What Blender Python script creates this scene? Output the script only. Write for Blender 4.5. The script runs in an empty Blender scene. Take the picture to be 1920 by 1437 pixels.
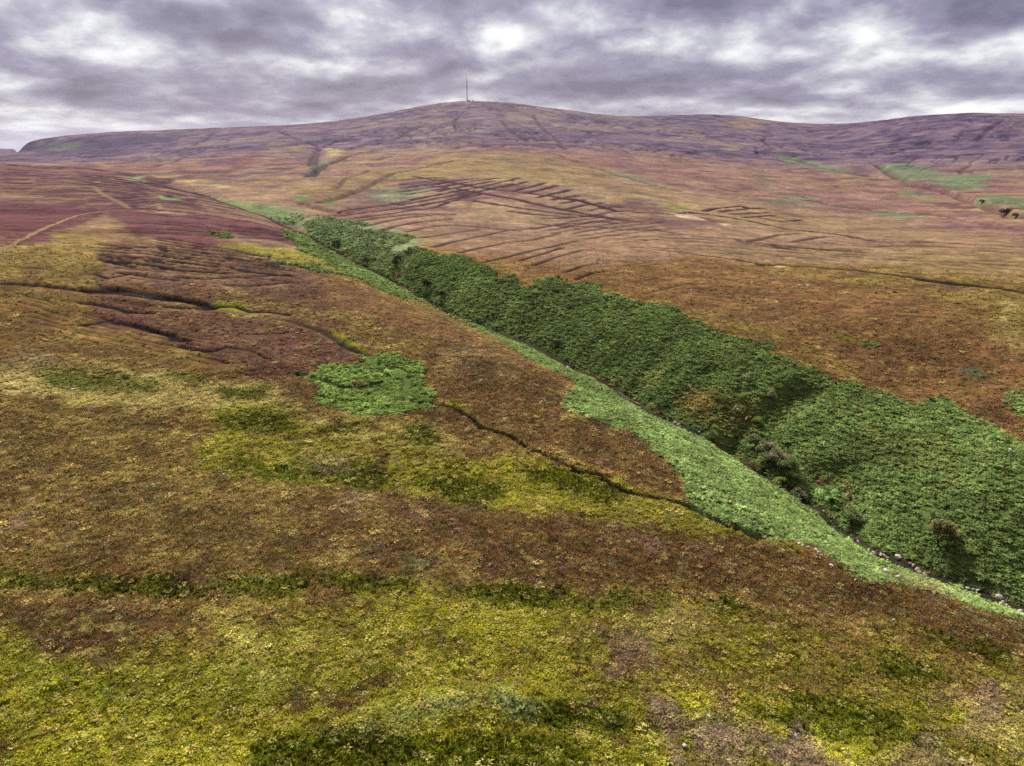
import bpy, math, random
import numpy as np
from mathutils import Vector

# ------------------------------------------------------------------ camera, world, sun, exposure
PITCH = math.radians(19.3); FPX = 1280.0; CX, CY = 960.0, 718.5; CAMZ = 60.0
SUN_EL, SUN_AZ = math.radians(42), math.radians(-14)      # azimuth measured from +Y towards +X
scene = bpy.context.scene
COL = scene.collection
cam_data = bpy.data.cameras.new("camera"); cam = bpy.data.objects.new("camera", cam_data); COL.objects.link(cam)
cam.location = (0, 0, CAMZ); cam.rotation_euler = (math.pi/2 - PITCH, 0, 0)
cam_data.sensor_width = 36; cam_data.lens = 36*FPX/1920
cam_data.clip_start = 0.5; cam_data.clip_end = 60000
scene.camera = cam
scene.render.engine = 'CYCLES'
scene.view_settings.view_transform = 'Standard'; scene.view_settings.look = 'None'
scene.view_settings.gamma = 1.0; scene.view_settings.exposure = 2.1
scene.cycles.max_bounces = 4; scene.cycles.diffuse_bounces = 2; scene.cycles.volume_bounces = 0
scene.cycles.transparent_max_bounces = 8; scene.cycles.glossy_bounces = 1
scene.cycles.use_adaptive_sampling = True; scene.cycles.adaptive_threshold = 0.008
scene.cycles.use_denoising = False

sun_d = bpy.data.lights.new("sun", 'SUN'); sun = bpy.data.objects.new("sun", sun_d); COL.objects.link(sun)
sun_d.energy = 1.5; sun_d.angle = math.radians(10); sun_d.color = (1.0, 0.95, 0.87)
sdir = Vector((math.sin(SUN_AZ)*math.cos(SUN_EL), math.cos(SUN_AZ)*math.cos(SUN_EL), math.sin(SUN_EL)))
sun.rotation_euler = (-sdir).to_track_quat('-Z', 'Y').to_euler(); sun.location = sdir*500

class NT:
    """small helper to write node trees as expressions"""
    def __init__(s, tree): s.t = tree; s.n = tree.nodes; s.l = tree.links
    def new(s, typ, **kw):
        n = s.n.new(typ)
        for k, v in kw.items(): setattr(n, k, v)
        return n
    def put(s, sock, v):
        if isinstance(v, bpy.types.NodeSocket): s.l.new(v, sock)
        else: sock.default_value = v
    def m(s, op, a, b=None, c=None, clamp=False):
        n = s.new('ShaderNodeMath', operation=op); n.use_clamp = clamp
        s.put(n.inputs[0], a)
        if b is not None: s.put(n.inputs[1], b)
        if c is not None: s.put(n.inputs[2], c)
        return n.outputs[0]
    def xyz(s, x, y, z):
        n = s.new('ShaderNodeCombineXYZ'); s.put(n.inputs[0], x); s.put(n.inputs[1], y); s.put(n.inputs[2], z); return n.outputs[0]
    def noise(s, vec, scale, detail=5, rough=.55, dist=0.0):
        n = s.new('ShaderNodeTexNoise'); s.put(n.inputs['Vector'], vec); n.inputs['Scale'].default_value = scale
        n.inputs['Detail'].default_value = detail; n.inputs['Roughness'].default_value = rough; n.inputs['Distortion'].default_value = dist
        return n.outputs['Fac']
    def ramp(s, fac, stops):
        n = s.new('ShaderNodeValToRGB'); e = n.color_ramp.elements
        while len(e) < len(stops): e.new(0.5)
        for k, (p, c) in enumerate(stops): e[k].position = p; e[k].color = (*c, 1)
        s.put(n.inputs[0], fac); return n.outputs[0]
    def mix(s, f, a, b, mode='MIX'):
        n = s.new('ShaderNodeMix', data_type='RGBA', blend_type=mode)
        s.put(n.inputs[0], f); s.put(n.inputs[6], a); s.put(n.inputs[7], b); return n.outputs[2]

def pix_dir(px, py):
    """direction of a picture position: azimuth and tangent of elevation (used to find the ground point there)"""
    a = (px-CX); b = (CY-py)
    dy = FPX*math.cos(PITCH) + b*math.sin(PITCH); dz = -FPX*math.sin(PITCH) + b*math.cos(PITCH)
    return math.atan2(a, dy), dz/math.hypot(a, dy)

w = bpy.data.worlds.new("World"); scene.world = w; w.use_nodes = True
N = NT(w.node_tree); N.n.clear()
out = N.new('ShaderNodeOutputWorld'); bg = N.new('ShaderNodeBackground'); N.l.new(bg.outputs[0], out.inputs[0])
sky = N.new('ShaderNodeTexSky', sky_type='NISHITA'); sky.sun_disc = False
sky.sun_elevation = SUN_EL; sky.sun_rotation = SUN_AZ; sky.air_density = 1.0; sky.dust_density = 2.0
tc = N.new('ShaderNodeTexCoord'); sp = N.new('ShaderNodeSeparateXYZ'); N.l.new(tc.outputs['Generated'], sp.inputs[0])
X, Y, Z = sp.outputs
Zc = N.m('MAXIMUM', Z, 0.0)
zw = N.m('MULTIPLY', N.m('LOGARITHM', N.m('ADD', Zc, 0.06), math.e), 0.40)
az = N.m('ARCTAN2', X, Y)
hv = N.xyz(N.m('MULTIPLY', X, 1.0), N.m('MULTIPLY', Y, 1.0), zw)
n1 = N.noise(hv, 7.5, 9, .52, 0.1)
up = N.xyz(X, Y, N.m('ADD', zw, 0.035))
n2 = N.noise(up, 7.5, 9, .52, 0.1)
n3 = N.noise(hv, 1.7, 3, .5)
rim = N.m('SUBTRACT', n1, n2)
v = N.m('ADD', 0.43, N.m('MULTIPLY', N.m('SUBTRACT', 0.5, n1), 1.9))
v = N.m('ADD', v, N.m('MULTIPLY', rim, 2.6))
v = N.m('ADD', v, N.m('MULTIPLY', N.m('SUBTRACT', n3, .5), 0.9))
BLOBS = [  # (px, py, width px, height px, amount) bright gaps and dark bases of the cloud deck
    (945, 66, 50, 20, .38), (760, 50, 170, 42, .16), (1130, 40, 170, 40, .14), (1650, 78, 230, 30, .26), (1350, 70, 120, 28, .2),
    (1860, 100, 70, 30, .28), (100, 30, 170, 45, .22), (60, 80, 130, 30, .12), (330, 40, 150, 34, -.42), (480, 62, 120, 20, -.25),
    (1230, 4, 90, 26, -.40), (1700, 10, 330, 30, -.30), (1880, 45, 90, 24, -.35), (650, 105, 150, 26, -.22), (250, 130, 230, 34, -.24),
    (1130, 160, 230, 22, -.36), (1340, 150, 260, 30, -.2), (1850, 140, 200, 26, -.3), (700, 160, 190, 22, -.3), (200, 185, 260, 16, -.2),
    (1040, 130, 110, 26, .16), (900, 150, 60, 16, .16), (400, 235, 300, 18, .10), (60, 260, 130, 14, .12), (1500, 215, 300, 14, .12), (900, 5, 80, 18, -.16)]
for (px, py, sx, sy, am) in BLOBS:
    a0, t0 = pix_dir(px, py); e0 = math.sin(math.atan(t0))
    da = N.m('DIVIDE', N.m('SUBTRACT', az, a0), sx/FPX); dz = N.m('DIVIDE', N.m('SUBTRACT', Z, e0), sy/FPX)
    d2 = N.m('ADD', N.m('MULTIPLY', da, da), N.m('MULTIPLY', dz, dz))
    g = N.m('EXPONENT', N.m('MULTIPLY', d2, -1.0))
    v = N.m('MULTIPLY_ADD', g, am, v)
n4 = N.noise(hv, 22, 6, .6, .1)
v = N.m('ADD', N.m('MULTIPLY_ADD', v, .76, .17), N.m('MULTIPLY', N.m('SUBTRACT', .5, n4), .5))
ccol = N.ramp(v, [(0.0, (.048, .042, .070)), (0.30, (.098, .090, .130)), (.50, (.17, .166, .195)), (.72, (.30, .306, .31)), (.95, (.41, .43, .41))])
nish = N.mix(1.0, sky.outputs[0], (0.10, 0.10, 0.10, 1), 'MULTIPLY')
hor = N.m('SMOOTH_MIN', 1.0, 1.0, 0.1)
haz = N.m('MULTIPLY', N.m('SUBTRACT', 1.0, N.m('DIVIDE', Zc, 0.03), clamp=True), 0.4)
sk = N.mix(haz, ccol, (.25, .245, .29, 1))
skyc = N.mix(0.04, sk, nish)
skyc = N.mix(N.m('DIVIDE', N.m('SUBTRACT', Zc, .2), .15, clamp=True), skyc, N.mix(.75, skyc, (.26, .25, .235, 1)))
dim = N.m('MULTIPLY_ADD', N.m('DIVIDE', N.m('SUBTRACT', Zc, .2), .35, clamp=True), -.34, .68)
vsc = N.new('ShaderNodeVectorMath', operation='SCALE'); N.l.new(skyc, vsc.inputs[0]); N.l.new(dim, vsc.inputs['Scale']); skyc = vsc.outputs[0]
N.l.new(skyc, bg.inputs[0]); bg.inputs[1].default_value = 1.0

# ------------------------------------------------------------------ numpy noise
def _hash(ix, iy, seed):
    h = (ix.astype(np.uint32)*np.uint32(374761393) + iy.astype(np.uint32)*np.uint32(668265263) + np.uint32((seed*2246822519) & 0xffffffff))
    h = (h ^ (h >> np.uint32(13)))*np.uint32(1274126177)
    h = h ^ (h >> np.uint32(16))
    return (h & np.uint32(0xffffff)).astype(np.float32)/np.float32(0xffffff)
def vnoise(x, y, seed=0):
    fx = np.floor(x); fy = np.floor(y); ix = fx.astype(np.int64); iy = fy.astype(np.int64)
    tx = (x-fx).astype(np.float32); ty = (y-fy).astype(np.float32)
    tx = tx*tx*tx*(tx*(tx*6-15)+10); ty = ty*ty*ty*(ty*(ty*6-15)+10)
    a = _hash(ix, iy, seed); b = _hash(ix+1, iy, seed); c = _hash(ix, iy+1, seed); d = _hash(ix+1, iy+1, seed)
    return ((a*(1-tx)+b*tx)*(1-ty) + (c*(1-tx)+d*tx)*ty)*2-1
def fbm(x, y, wl, octs=4, seed=0, gain=.5, cell=None):
    """fractal noise of first wavelength wl metres; octaves finer than twice the grid cell fade out"""
    s = np.zeros(np.broadcast(x, y).shape, np.float32); a = 1.0; tot = 0.0
    ca, sa = math.cos(.6), math.sin(.6)
    for k in range(octs):
        n = vnoise(x/wl + 17.3*k, y/wl - 9.1*k, seed+k*7)
        if cell is not None: n = n*np.clip(wl/(cell*2.2)-.6, 0, 1)
        s += a*n; tot += a; a *= gain; wl *= .5
        x, y = x*ca - y*sa, x*sa + y*ca
    return s/tot
def sstep(a, b, x):
    t = np.clip((x-a)/(b-a), 0, 1); return t*t*(3-2*t)

# ------------------------------------------------------------------ large relief: control points joined by a thin-plate surface
CTRL = []   # (az, r, z)
for r in (1, 15, 40, 80, 140, 230):
    for a in (-1.0, -.6, -.25, 0, .25, .6, 1.0):
        z = 0.0
        if a > .2 and r > 30: z = -2.5*min(1, r/80)*min(1, (a-.1)*2)
        if a < -.5 and r > 60: z = 1.0
        CTRL.append((a, r, z))
def cpx(px, py, r):
    a, t = pix_dir(px, py); CTRL.append((a, r, CAMZ + t*r))
COLS = {
 -250: [(480,350),(400,620),(340,1150),(306,1900),(296,2700)],
 0:    [(480,350),(400,620),(340,1150),(306,1900),(292,2900)],
 150:  [(480,350),(400,620),(340,1120),(306,1800),(290,2900)],
 300:  [(490,340),(400,620),(340,1100),(312,1500),(290,2200),(268,3300)],
 450:  [(490,345),(400,600),(340,1050),(300,1600),(275,2300),(255,3300)],
 600:  [(490,350),(440,450),(400,640),(362,860),(325,1150),(300,1600),(268,2300),(247,3100)],
 740:  [(490,350),(440,480),(400,640),(355,880),(310,1300),(287,1700),(262,2200),(232,3000)],
 875:  [(490,355),(440,500),(400,650),(350,900),(300,1350),(278,1700),(245,2400),(212,3200)],
 1040: [(490,355),(440,500),(400,650),(350,900),(305,1350),(276,1900),(245,2500),(222,3200)],
 1200: [(490,355),(440,500),(400,680),(360,940),(325,1350),(285,1950),(255,2700),(232,3400)],
 1400: [(520,330),(450,500),(415,700),(385,900),(345,1350),(300,2000),(265,2800),(240,3600)],
 1570: [(560,290),(480,430),(440,620),(405,860),(365,1300),(325,1750),(290,2400),(258,3400)],
 1750: [(600,262),(500,400),(455,560),(420,800),(380,1150),(330,1700),(290,2300),(245,3100)],
 1920: [(640,245),(520,380),(465,540),(435,720),(400,1000),(350,1500),(300,2050),(250,2900)],
 2250: [(700,235),(560,370),(490,540),(450,720),(410,1000),(360,1500),(300,2050),(250,2900)],
}
for px, rows in COLS.items():
    for (py, r) in rows: cpx(px, py, r)
SKY = [(52,266,4600),(70,262,4600),(100,257,4600),(150,252,4600),(200,249,4600),(300,245,4600),(400,242,4500),(500,237,4300),(600,231,4100),(650,225,4000),(700,217,3900),
 (750,207,3850),(800,198,3800),(835,193,3750),(875,190.5,3720),(915,191,3720),(960,194,3740),(1000,199,3780),(1050,205,3850),(1100,212,3950),(1150,217,4000),(1200,218,4050),
 (1250,216.5,4100),(1300,215,4100),(1350,216,4100),(1400,220,4150),(1450,227,4250),(1500,231.5,4350),(1560,234,4450),(1600,233,4400),(1650,228,4200),(1700,220,4000),
 (1750,215.5,3800),(1800,213.5,3650),(1860,213,3600),(1920,212.5,3550),(2000,212,3500),(2250,220,3600)]
for (px, py, r) in SKY:
    cpx(px, py, r); a, t = pix_dir(px, py)
    CTRL.append((a, r*1.28, CAMZ+(t-.022)*r*1.28)); CTRL.append((a, r*2.0, CAMZ+(t-.07)*r*2.0))
for (px, py) in ((46, 270), (41, 276), (36, 286)): cpx(px, py, 4600)
for px in (30, 20, 5, -20, -60, -120, -250):
    cpx(px, 292, 4300); cpx(px, 291, 5000)
    a, t = pix_dir(px, 287); CTRL.append((a, 7000, CAMZ+t*7000))
    a, t = pix_dir(px, 278.5); CTRL.append((a, 9200, CAMZ+t*9200))
for a in (-1.0, -.6, -.2, .2, .6, 1.0): CTRL.append((a, 15000, -120))
CT = np.array(CTRL)
QR = 200.0
def tps_fit():
    u = CT[:, 0]; v = np.log(CT[:, 1])*0.55; q = (CT[:, 2]-CAMZ*np.clip(CT[:,1]/400-0.3,0,1)*0)/(CT[:, 1]+QR)
    n = len(u); d = np.hypot(u[:, None]-u[None], v[:, None]-v[None]); K = np.where(d > 0, d*d*np.log(d+1e-12), 0)
    K += np.eye(n)*1e-6
    Pm = np.column_stack([np.ones(n), u, v]); A = np.zeros((n+3, n+3)); A[:n, :n] = K; A[:n, n:] = Pm; A[n:, :n] = Pm.T
    return u, v, np.linalg.solve(A, np.concatenate([q, [0, 0, 0]]))
TU, TV, TW = tps_fit()

# ------------------------------------------------------------------ ground grid in (azimuth, log range) round the camera's foot
DA = 0.0015
az_f = np.arange(-0.93, 0.93, DA)
az_c = np.linspace(az_f[-1], 2*math.pi+az_f[0], 120)[1:-1]
AZ = np.concatenate([az_f, az_c]); NAF = len(az_f)
rows = [math.log(46.0)]
while rows[-1] < math.log(9400): 
    r = math.exp(rows[-1]); rows.append(rows[-1] + (0.0028 if r < 150 else min(0.0052, 0.0028*(r/150)**.7)))
near = list(np.log(np.concatenate([[0.5], np.linspace(3, 45, 24)]))); far = list(np.log(np.linspace(9900, 14000, 8)))
V = np.array(near+rows+far); NR = len(V); R = np.exp(V)
ac = np.linspace(-1.0, 1.0, 1000); vc = np.linspace(V[0], V[-1], 420)
AC, VC = np.meshgrid(ac, vc); q = np.zeros_like(AC)
for k in range(len(TU)):
    d2 = (AC-TU[k])**2 + (VC*.55-TV[k])**2; q += TW[k]*0.5*d2*np.log(d2+1e-20)
q += TW[-3] + TW[-2]*AC + TW[-1]*VC*.55
def binterp(F, a0, a1, b0, b1, bb, aa):
    """bilinear lookup of F[row=b, col=a]"""
    x = np.clip((aa-a0)/(a1-a0)*(F.shape[1]-1), 0, F.shape[1]-1.001); y = np.clip((bb-b0)/(b1-b0)*(F.shape[0]-1), 0, F.shape[0]-1.001)
    ix = x.astype(int); iy = y.astype(int); fx = x-ix; fy = y-iy
    return (F[iy, ix]*(1-fx)+F[iy, ix+1]*fx)*(1-fy) + (F[iy+1, ix]*(1-fx)+F[iy+1, ix+1]*fx)*fy
AZw = np.where(AZ > math.pi, AZ-2*math.pi, AZ)
wout = sstep(.93, 1.6, np.abs(AZw))
AG, VG = np.meshgrid(AZw, V); RG = np.exp(VG)
q0 = binterp(q, -1, 1, V[0], V[-1], VG, np.clip(AG, -.98, .98))
H = (q0*(RG+QR)*(1-wout[None]) + wout[None]*(-5)*sstep(100, 1500, RG)).astype(np.float32)
XG = (RG*np.sin(AG)).astype(np.float32); YG = (RG*np.cos(AG)).astype(np.float32)
CELL = (RG*DA*1.15).astype(np.float32)
H += fbm(XG, YG, 70, 3, 3, cell=CELL)*1.3*sstep(20, 60, RG)*(1+1.2*sstep(600, 1500, RG))
H += fbm(XG, YG, 420, 3, 5, cell=CELL)*(7*sstep(900, 2200, RG)*(1-sstep(3300, 3900, RG)*.85)).astype(np.float32)

def raycast(px, py, lower=None):
    """ground point seen at a picture position: (azimuth, range, x, y, z)"""
    a, t = pix_dir(px, py); c = (a-az_f[0])/DA; c = min(max(c, 0), NAF-1.001); i = int(c); f = c-i
    h = H[:, i]*(1-f)+H[:, i+1]*f
    if lower is not None: h = h-lower
    tt = (h-CAMZ)/R; k = np.argmax(tt >= t)
    if tt[k] < t: k = NR-12
    k = max(k, 1); t0, t1 = tt[k-1], tt[k]; g = 0 if t1 == t0 else np.clip((t-t0)/(t1-t0), 0, 1)
    r = math.exp(V[k-1]*(1-g)+V[k]*g); z = CAMZ + t*r
    return a, r, r*math.sin(a), r*math.cos(a), z
def densify(pts, step=30):
    o = []
    for (x0, y0), (x1, y1) in zip(pts[:-1], pts[1:]):
        n = max(1, int(math.hypot(x1-x0, y1-y0)/step)); o += [(x0+(x1-x0)*k/n, y0+(y1-y0)*k/n) for k in range(n)]
    return o+[pts[-1]]
def ground(pts, step=30, lower=None): return [raycast(x, y, lower) for (x, y) in densify(pts, step)]

# ------------------------------------------------------------------ the gully
STREAM = [(240,334,1.5),(300,350,2),(345,358,2.5),(390,370,3.5),(440,388,4.5),(500,408,5.5),(545,430,7),(590,452,8.5),(640,480,9),(690,506,10),(740,531,11),(800,564,11.5),
 (850,590,11.5),(900,610,11.5),(960,635,12),(1000,650,12),(1060,684,12),(1130,714,12),(1200,762,12.5),(1250,792,13),(1300,813,13.5),(1350,834,14),(1400,868,14.5),(1450,908,15),
 (1500,930,15),(1550,968,15),(1600,1015,15),(1650,1040,15),(1700,1068,15),(1760,1094,15),(1830,1112,15),(1880,1130,15),(1930,1152,15),(2050,1200,15),(2200,1270,15)]
FAR_EDGE = [(300,335),(380,352),(460,374),(530,392),(600,405),(660,420),(720,438),(775,455),(820,477),(880,488),(935,512),(1010,525),(1080,532),(1135,548),(1220,568),(1300,600),
 (1400,632),(1500,685),(1610,720),(1710,755),(1760,750),(1850,795),(1920,830),(2050,900),(2200,970)]
NEARW = [(240,12),(390,22),(545,32),(640,36),(800,38),(1000,38),(1200,38),(1400,36),(1650,35),(1800,32),(2200,30)]
def resample(P, step):
    P = np.array(P); s = np.concatenate([[0], np.cumsum(np.hypot(*np.diff(P[:, :2], axis=0).T))]); n = int(s[-1]/step)+2
    u = np.linspace(0, s[-1], n); return np.column_stack([np.interp(u, s, P[:, k]) for k in range(P.shape[1])])
sp_ = []
for (px, py, D) in STREAM:
    g_ = raycast(px, py, D); sp_.append((g_[2], g_[3], D, np.interp(px, *zip(*NEARW))))
SP = resample(sp_, 5.0)
FE = resample([raycast(px, py)[2:4] for px, py in FAR_EDGE], 4.0)
SPS = SP.copy()
for k in range(2): SPS[1:-1] = (SPS[:-2]+SPS[1:-1]*2+SPS[2:])/4
SP = SPS
wf = np.array([np.min(np.hypot(FE[:, 0]-p[0], FE[:, 1]-p[1])) for p in SP]); wf = np.convolve(np.pad(wf, 6, 'edge'), np.ones(13)/13, 'valid'); wf = np.clip(wf, 10, 110)
stream_side = None
sel = np.where((RG > 60) & (RG < 1700) & (np.abs(AG) < .93)); sx, sy = XG[sel], YG[sel]
bb = (sx > SP[:, 0].min()-150) & (sx < SP[:, 0].max()+60) & (sy > SP[:, 1].min()-80) & (sy < SP[:, 1].max()+150)
sel = (sel[0][bb], sel[1][bb]); sx, sy = sx[bb], sy[bb]
dmin = np.full(len(sx), 1e9, np.float32); di = np.zeros(len(sx), np.float32); side = np.zeros(len(sx), np.float32)
for k in range(len(SP)-1):
    ax, ay = SP[k, :2]; bx, by = SP[k+1, :2]; L2 = (bx-ax)**2+(by-ay)**2
    # only vertices within 130 m of the segment
    m = np.where((np.abs(sx-(ax+bx)/2) < 125) & (np.abs(sy-(ay+by)/2) < 125))[0]
    if len(m) == 0: continue
    qx, qy = sx[m], sy[m]; t = np.clip(((qx-ax)*(bx-ax)+(qy-ay)*(by-ay))/L2, 0, 1)
    d = np.hypot(qx-ax-t*(bx-ax), qy-ay-t*(by-ay)); c = (bx-ax)*(qy-ay)-(by-ay)*(qx-ax)
    b = d < dmin[m]; mm = m[b]; dmin[mm] = d[b]; di[mm] = k+t[b]; side[mm] = np.sign(c[b])
idx = np.arange(len(SP)); Dd = np.interp(di, idx, SP[:, 2]); Wn = np.interp(di, idx, SP[:, 3]); Wf = np.interp(di, idx, wf)
farside = side > 0     # left of the downstream direction
nn = fbm(sx, sy, 34, 4, 11, .6); nn2 = fbm(sx, sy, 9, 2, 15)
dd = np.where(farside, np.maximum(dmin-1.8 + nn*1.0*sstep(2, 14, dmin), 0), np.maximum(dmin-1.8 + nn*2.0*sstep(6, 20, dmin), 0))
u = np.clip(dd/np.where(farside, Wf, Wn), 0, 1)
hf = 1-(1-u)**1.55; hn = 1-(1-u)**1.25
dep = Dd*(1-np.where(farside, hf, hn)) + nn2*.35*(1-u)*(dmin < 200)
dep = np.where(dmin < 1e8, dep, 0); dep *= (dmin < 124)
H[sel] -= dep.astype(np.float32)
SIDE = np.zeros(H.shape, np.float32); SIDE[sel] = side*(dmin < 110); GD = np.zeros_like(H); GD[sel] = np.where(dmin < 1e8, dmin, 999)      # distance to the stream where known
GD[GD == 0] = 999

# ------------------------------------------------------------------ lines cut or raised in the ground (drains, ravines, tracks)
def win(az0, az1, v0, v1):
    i0 = int(np.clip((az0-az_f[0])/DA-1, 0, NAF-1)); i1 = int(np.clip((az1-az_f[0])/DA+2, 1, NAF))
    j0 = max(0, np.searchsorted(V, v0)-1); j1 = min(NR, np.searchsorted(V, v1)+2); return slice(j0, j1), slice(i0, i1)
LD = np.full(H.shape, 1e3, np.float32)
def linedist(P, wmax):
    """least distance (m) to polyline P inside wmax; returns window list written into LD"""
    LD.fill(1e3); box = None
    for (a0, r0, x0, y0, _), (a1, r1, x1, y1, _) in zip(P[:-1], P[1:]):
        mr = wmax/min(r0, r1)
        s = win(min(a0, a1)-mr, max(a0, a1)+mr, math.log(min(r0, r1))-mr*1.3, math.log(max(r0, r1))+mr*1.3)
        x, y = XG[s], YG[s]; L2 = (x1-x0)**2+(y1-y0)**2+1e-9
        t = np.clip(((x-x0)*(x1-x0)+(y-y0)*(y1-y0))/L2, 0, 1); d = np.hypot(x-x0-t*(x1-x0), y-y0-t*(y1-y0))
        LD[s] = np.minimum(LD[s], d)
        b = (s[0].start, s[0].stop, s[1].start, s[1].stop); box = b if box is None else (min(box[0], b[0]), max(box[1], b[1]), min(box[2], b[2]), max(box[3], b[3]))
    return slice(box[0], box[1]), slice(box[2], box[3])
DARK = np.zeros(H.shape, np.float32)      # bare wet peat in the drains
LINES = []
def carve(pts, width, depth, dark=1.0, step=25, bank=0.0, wob=0.0):
    P = ground(pts, step); rm = float(np.mean([p[1] for p in P]))
    if width < 3: width += (.0052*max(0, min(rm, 450)-150)+.0042*max(0, rm-450))*min(1, width); depth *= .8; dark = min(1.3, dark*1.25)
    if wob:
        for i in range(1, len(P)-1):
            a, r, x, y, z = P[i]; o = random.uniform(-wob, wob); x += o; y += random.uniform(-wob, wob); P[i] = (math.atan2(x, y), math.hypot(x, y), x, y, z)
    s = linedist(P, width*3.2); d = LD[s]
    wl = np.maximum(width, CELL[s]*.8)
    g = np.exp(-(d/wl)**4)
    if dark > .3: g = g*np.clip(1.0+.6*vnoise(XG[s]/(9+rm*.03), YG[s]/(9+rm*.03), 91), .1, 1)
    LINES.append((s, g*depth*(width/wl), np.exp(-((d-wl*2)/wl)**2)*bank, g*dark))
random.seed(5)
# side ravines of the far bank
for pts, wd, dp in [([(655,438),(640,455),(628,470)],4,3),([(770,470),(755,492),(742,520)],5,5),([(730,448),(705,478),(692,500)],3.5,3),([(800,500),(780,530),(775,550)],3,1.6),
    ([(1260,640),(1225,690),(1190,735)],4,3),([(1330,700),(1290,740),(1262,775)],5,3.5),([(1500,735),(1440,775),(1390,830)],7,6),([(1400,735),(1380,770),(1365,820)],4,3),
    ([(1590,880),(1590,930),(1585,985)],4.5,3.5),([(1560,880),(1525,910),(1520,935)],4,3),([(1470,830),(1440,850),(1425,880)],5,3),
    ([(560,380),(600,392),(640,400),(650,398)],7,5),([(480,388),(520,398),(560,412)],5,3),([(1130,640),(1100,665),(1085,690)],4,2.5),([(960,560),(935,590),(915,610)],4,1.5)]:
    carve(pts, wd*.85, dp*(.7 if dp >= 5 else .4), .0, 12)
# the ditch that leaves the bracken patch and runs to the near slope
carve([(540,600),(600,620),(650,648),(690,668),(705,680)], 1.2, .9, .6, wob=.5)
carve([(790,752),(830,760),(860,768),(885,785),(905,800),(930,810),(960,818),(985,838),(1020,852),(1060,870),(1090,882),(1120,890),(1150,910),(1200,930),(1240,938),(1285,947),(1330,968),(1390,995),(1430,1012)], .8, 1.1, .75, wob=.5)
for pts in [[(562,702),(600,712),(640,724),(680,722),(710,716)],[(698,678),(725,690),(745,700),(765,708),(760,725),(765,745)],[(745,690),(770,700),(795,700)],[(755,748),(780,755),(815,758)],[(600,742),(640,750),(700,752)]]: carve(pts, 1.0, .9, .9, 12, wob=.5)
# near drains and hags on the left moor
for pts, wd, dp in [([(0,530),(60,534),(150,543),(170,548)],.9,1.0),([(155,543),(200,541),(250,545),(285,551),(310,556),(340,562),(372,567),(395,577)],1.7,2.2),([(190,546),(250,552),(320,562)],1.3,1.4),
    ([(150,567),(185,572),(215,578),(240,585),(285,587)],.8,1.2),([(218,604),(250,608),(270,615),(300,624),(320,628),(326,636),(352,638)],1.1,1.7),
    ([(338,649),(365,655),(400,658),(415,653)],.9,1.2),([(425,650),(470,658),(500,672)],.5,.8),([(0,727),(30,728)],.5,.7),([(310,575),(350,578),(390,580)],.7,.9),
    ([(462,627),(500,626),(540,624)],.5,.8),([(460,701),(480,702)],.6,.7),([(540,699),(575,700)],.5,.8),([(150,610),(175,608),(210,600)],.6,.8),
    ([(540,590),(500,585),(470,585),(440,575),(400,575)],.8,.8),([(180,515),(200,522),(260,512)],.5,.4)]:
    carve(pts, wd, dp, 1.0, wob=.4)
def lerp_line(A, B, t):
    n = 5
    def at(Q, s):
        Q = np.array(Q, float); L = np.concatenate([[0], np.cumsum(np.hypot(*np.diff(Q, axis=0).T))]); return np.interp(s*L[-1], L, Q[:, 0]), np.interp(s*L[-1], L, Q[:, 1])
    return [tuple(np.array(at(A, s))*(1-t)+np.array(at(B, s))*t) for s in np.linspace(0, 1, n)]
def family(A, B, n, wd, dp, dark=1.0, jit=.18, cut=.25, parts=1, wob=0.8):
    for k in range(n):
        t = (k+random.uniform(-jit, jit))/max(1, n-1); L = lerp_line(A, B, t)
        for p in range(parts):
            s0 = p/parts + random.uniform(0, cut)/parts; s1 = (p+1)/parts - random.uniform(0, cut)/parts
            if parts > 1 and random.random() < .16: continue
            Q = np.array(L); ss = np.linspace(0, 1, len(Q)); u_ = np.linspace(s0, s1, 4)
            carve([(np.interp(x, ss, Q[:, 0]), np.interp(x, ss, Q[:, 1])) for x in u_], wd*random.uniform(.7, 1.2), dp, dark*random.uniform(.55, 1), step=22, wob=wob)
# peat cutting lines on the hill across the gully
for pts in [[(622,398),(670,392),(730,384),(790,372),(840,362),(870,360)],[(632,405),(690,398),(750,391),(800,383),(850,377),(890,367),(905,362)],[(640,412),(700,405),(760,396),(810,390),(840,380)],
    [(645,420),(700,410),(760,403),(820,400),(850,402)],[(672,428),(710,418),(760,408),(810,403),(850,403)],[(705,436),(740,424),(790,415),(845,411)],[(762,435),(800,426),(840,422),(880,424),(930,429),(975,434)],
    [(790,446),(830,440),(870,434),(900,430)],[(812,463),(850,453),(900,443),(950,433),(1010,428)],[(862,474),(900,465),(950,455),(1000,450),(1050,437)],[(905,492),(940,484),(980,474),(1040,461),(1080,452)],
    [(975,488),(1010,478),(1055,464)],[(1000,497),(1050,480),(1090,470),(1140,470)],[(1060,510),(1095,498),(1120,494)],[(1080,524),(1110,512),(1140,508)]]:
    carve(pts, .8, 1.1, 1.0, wob=.6)
family([(745,338),(790,333),(830,333)], [(745,392),(830,378),(905,360)], 8, 1.1, 1.1, .9)
family([(800,350),(860,338),(930,332)], [(840,372),(900,358),(990,338)], 5, 1.1, 1.1, .9)
family([(900,350),(950,340),(975,333)], [(1000,372),(1060,358),(1080,350)], 5, 1.1, 1.1, .9)
family([(1020,378),(1060,370),(1090,366)], [(1110,405),(1160,395),(1190,395)], 5, 1.1, 1.1, .8)
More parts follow.
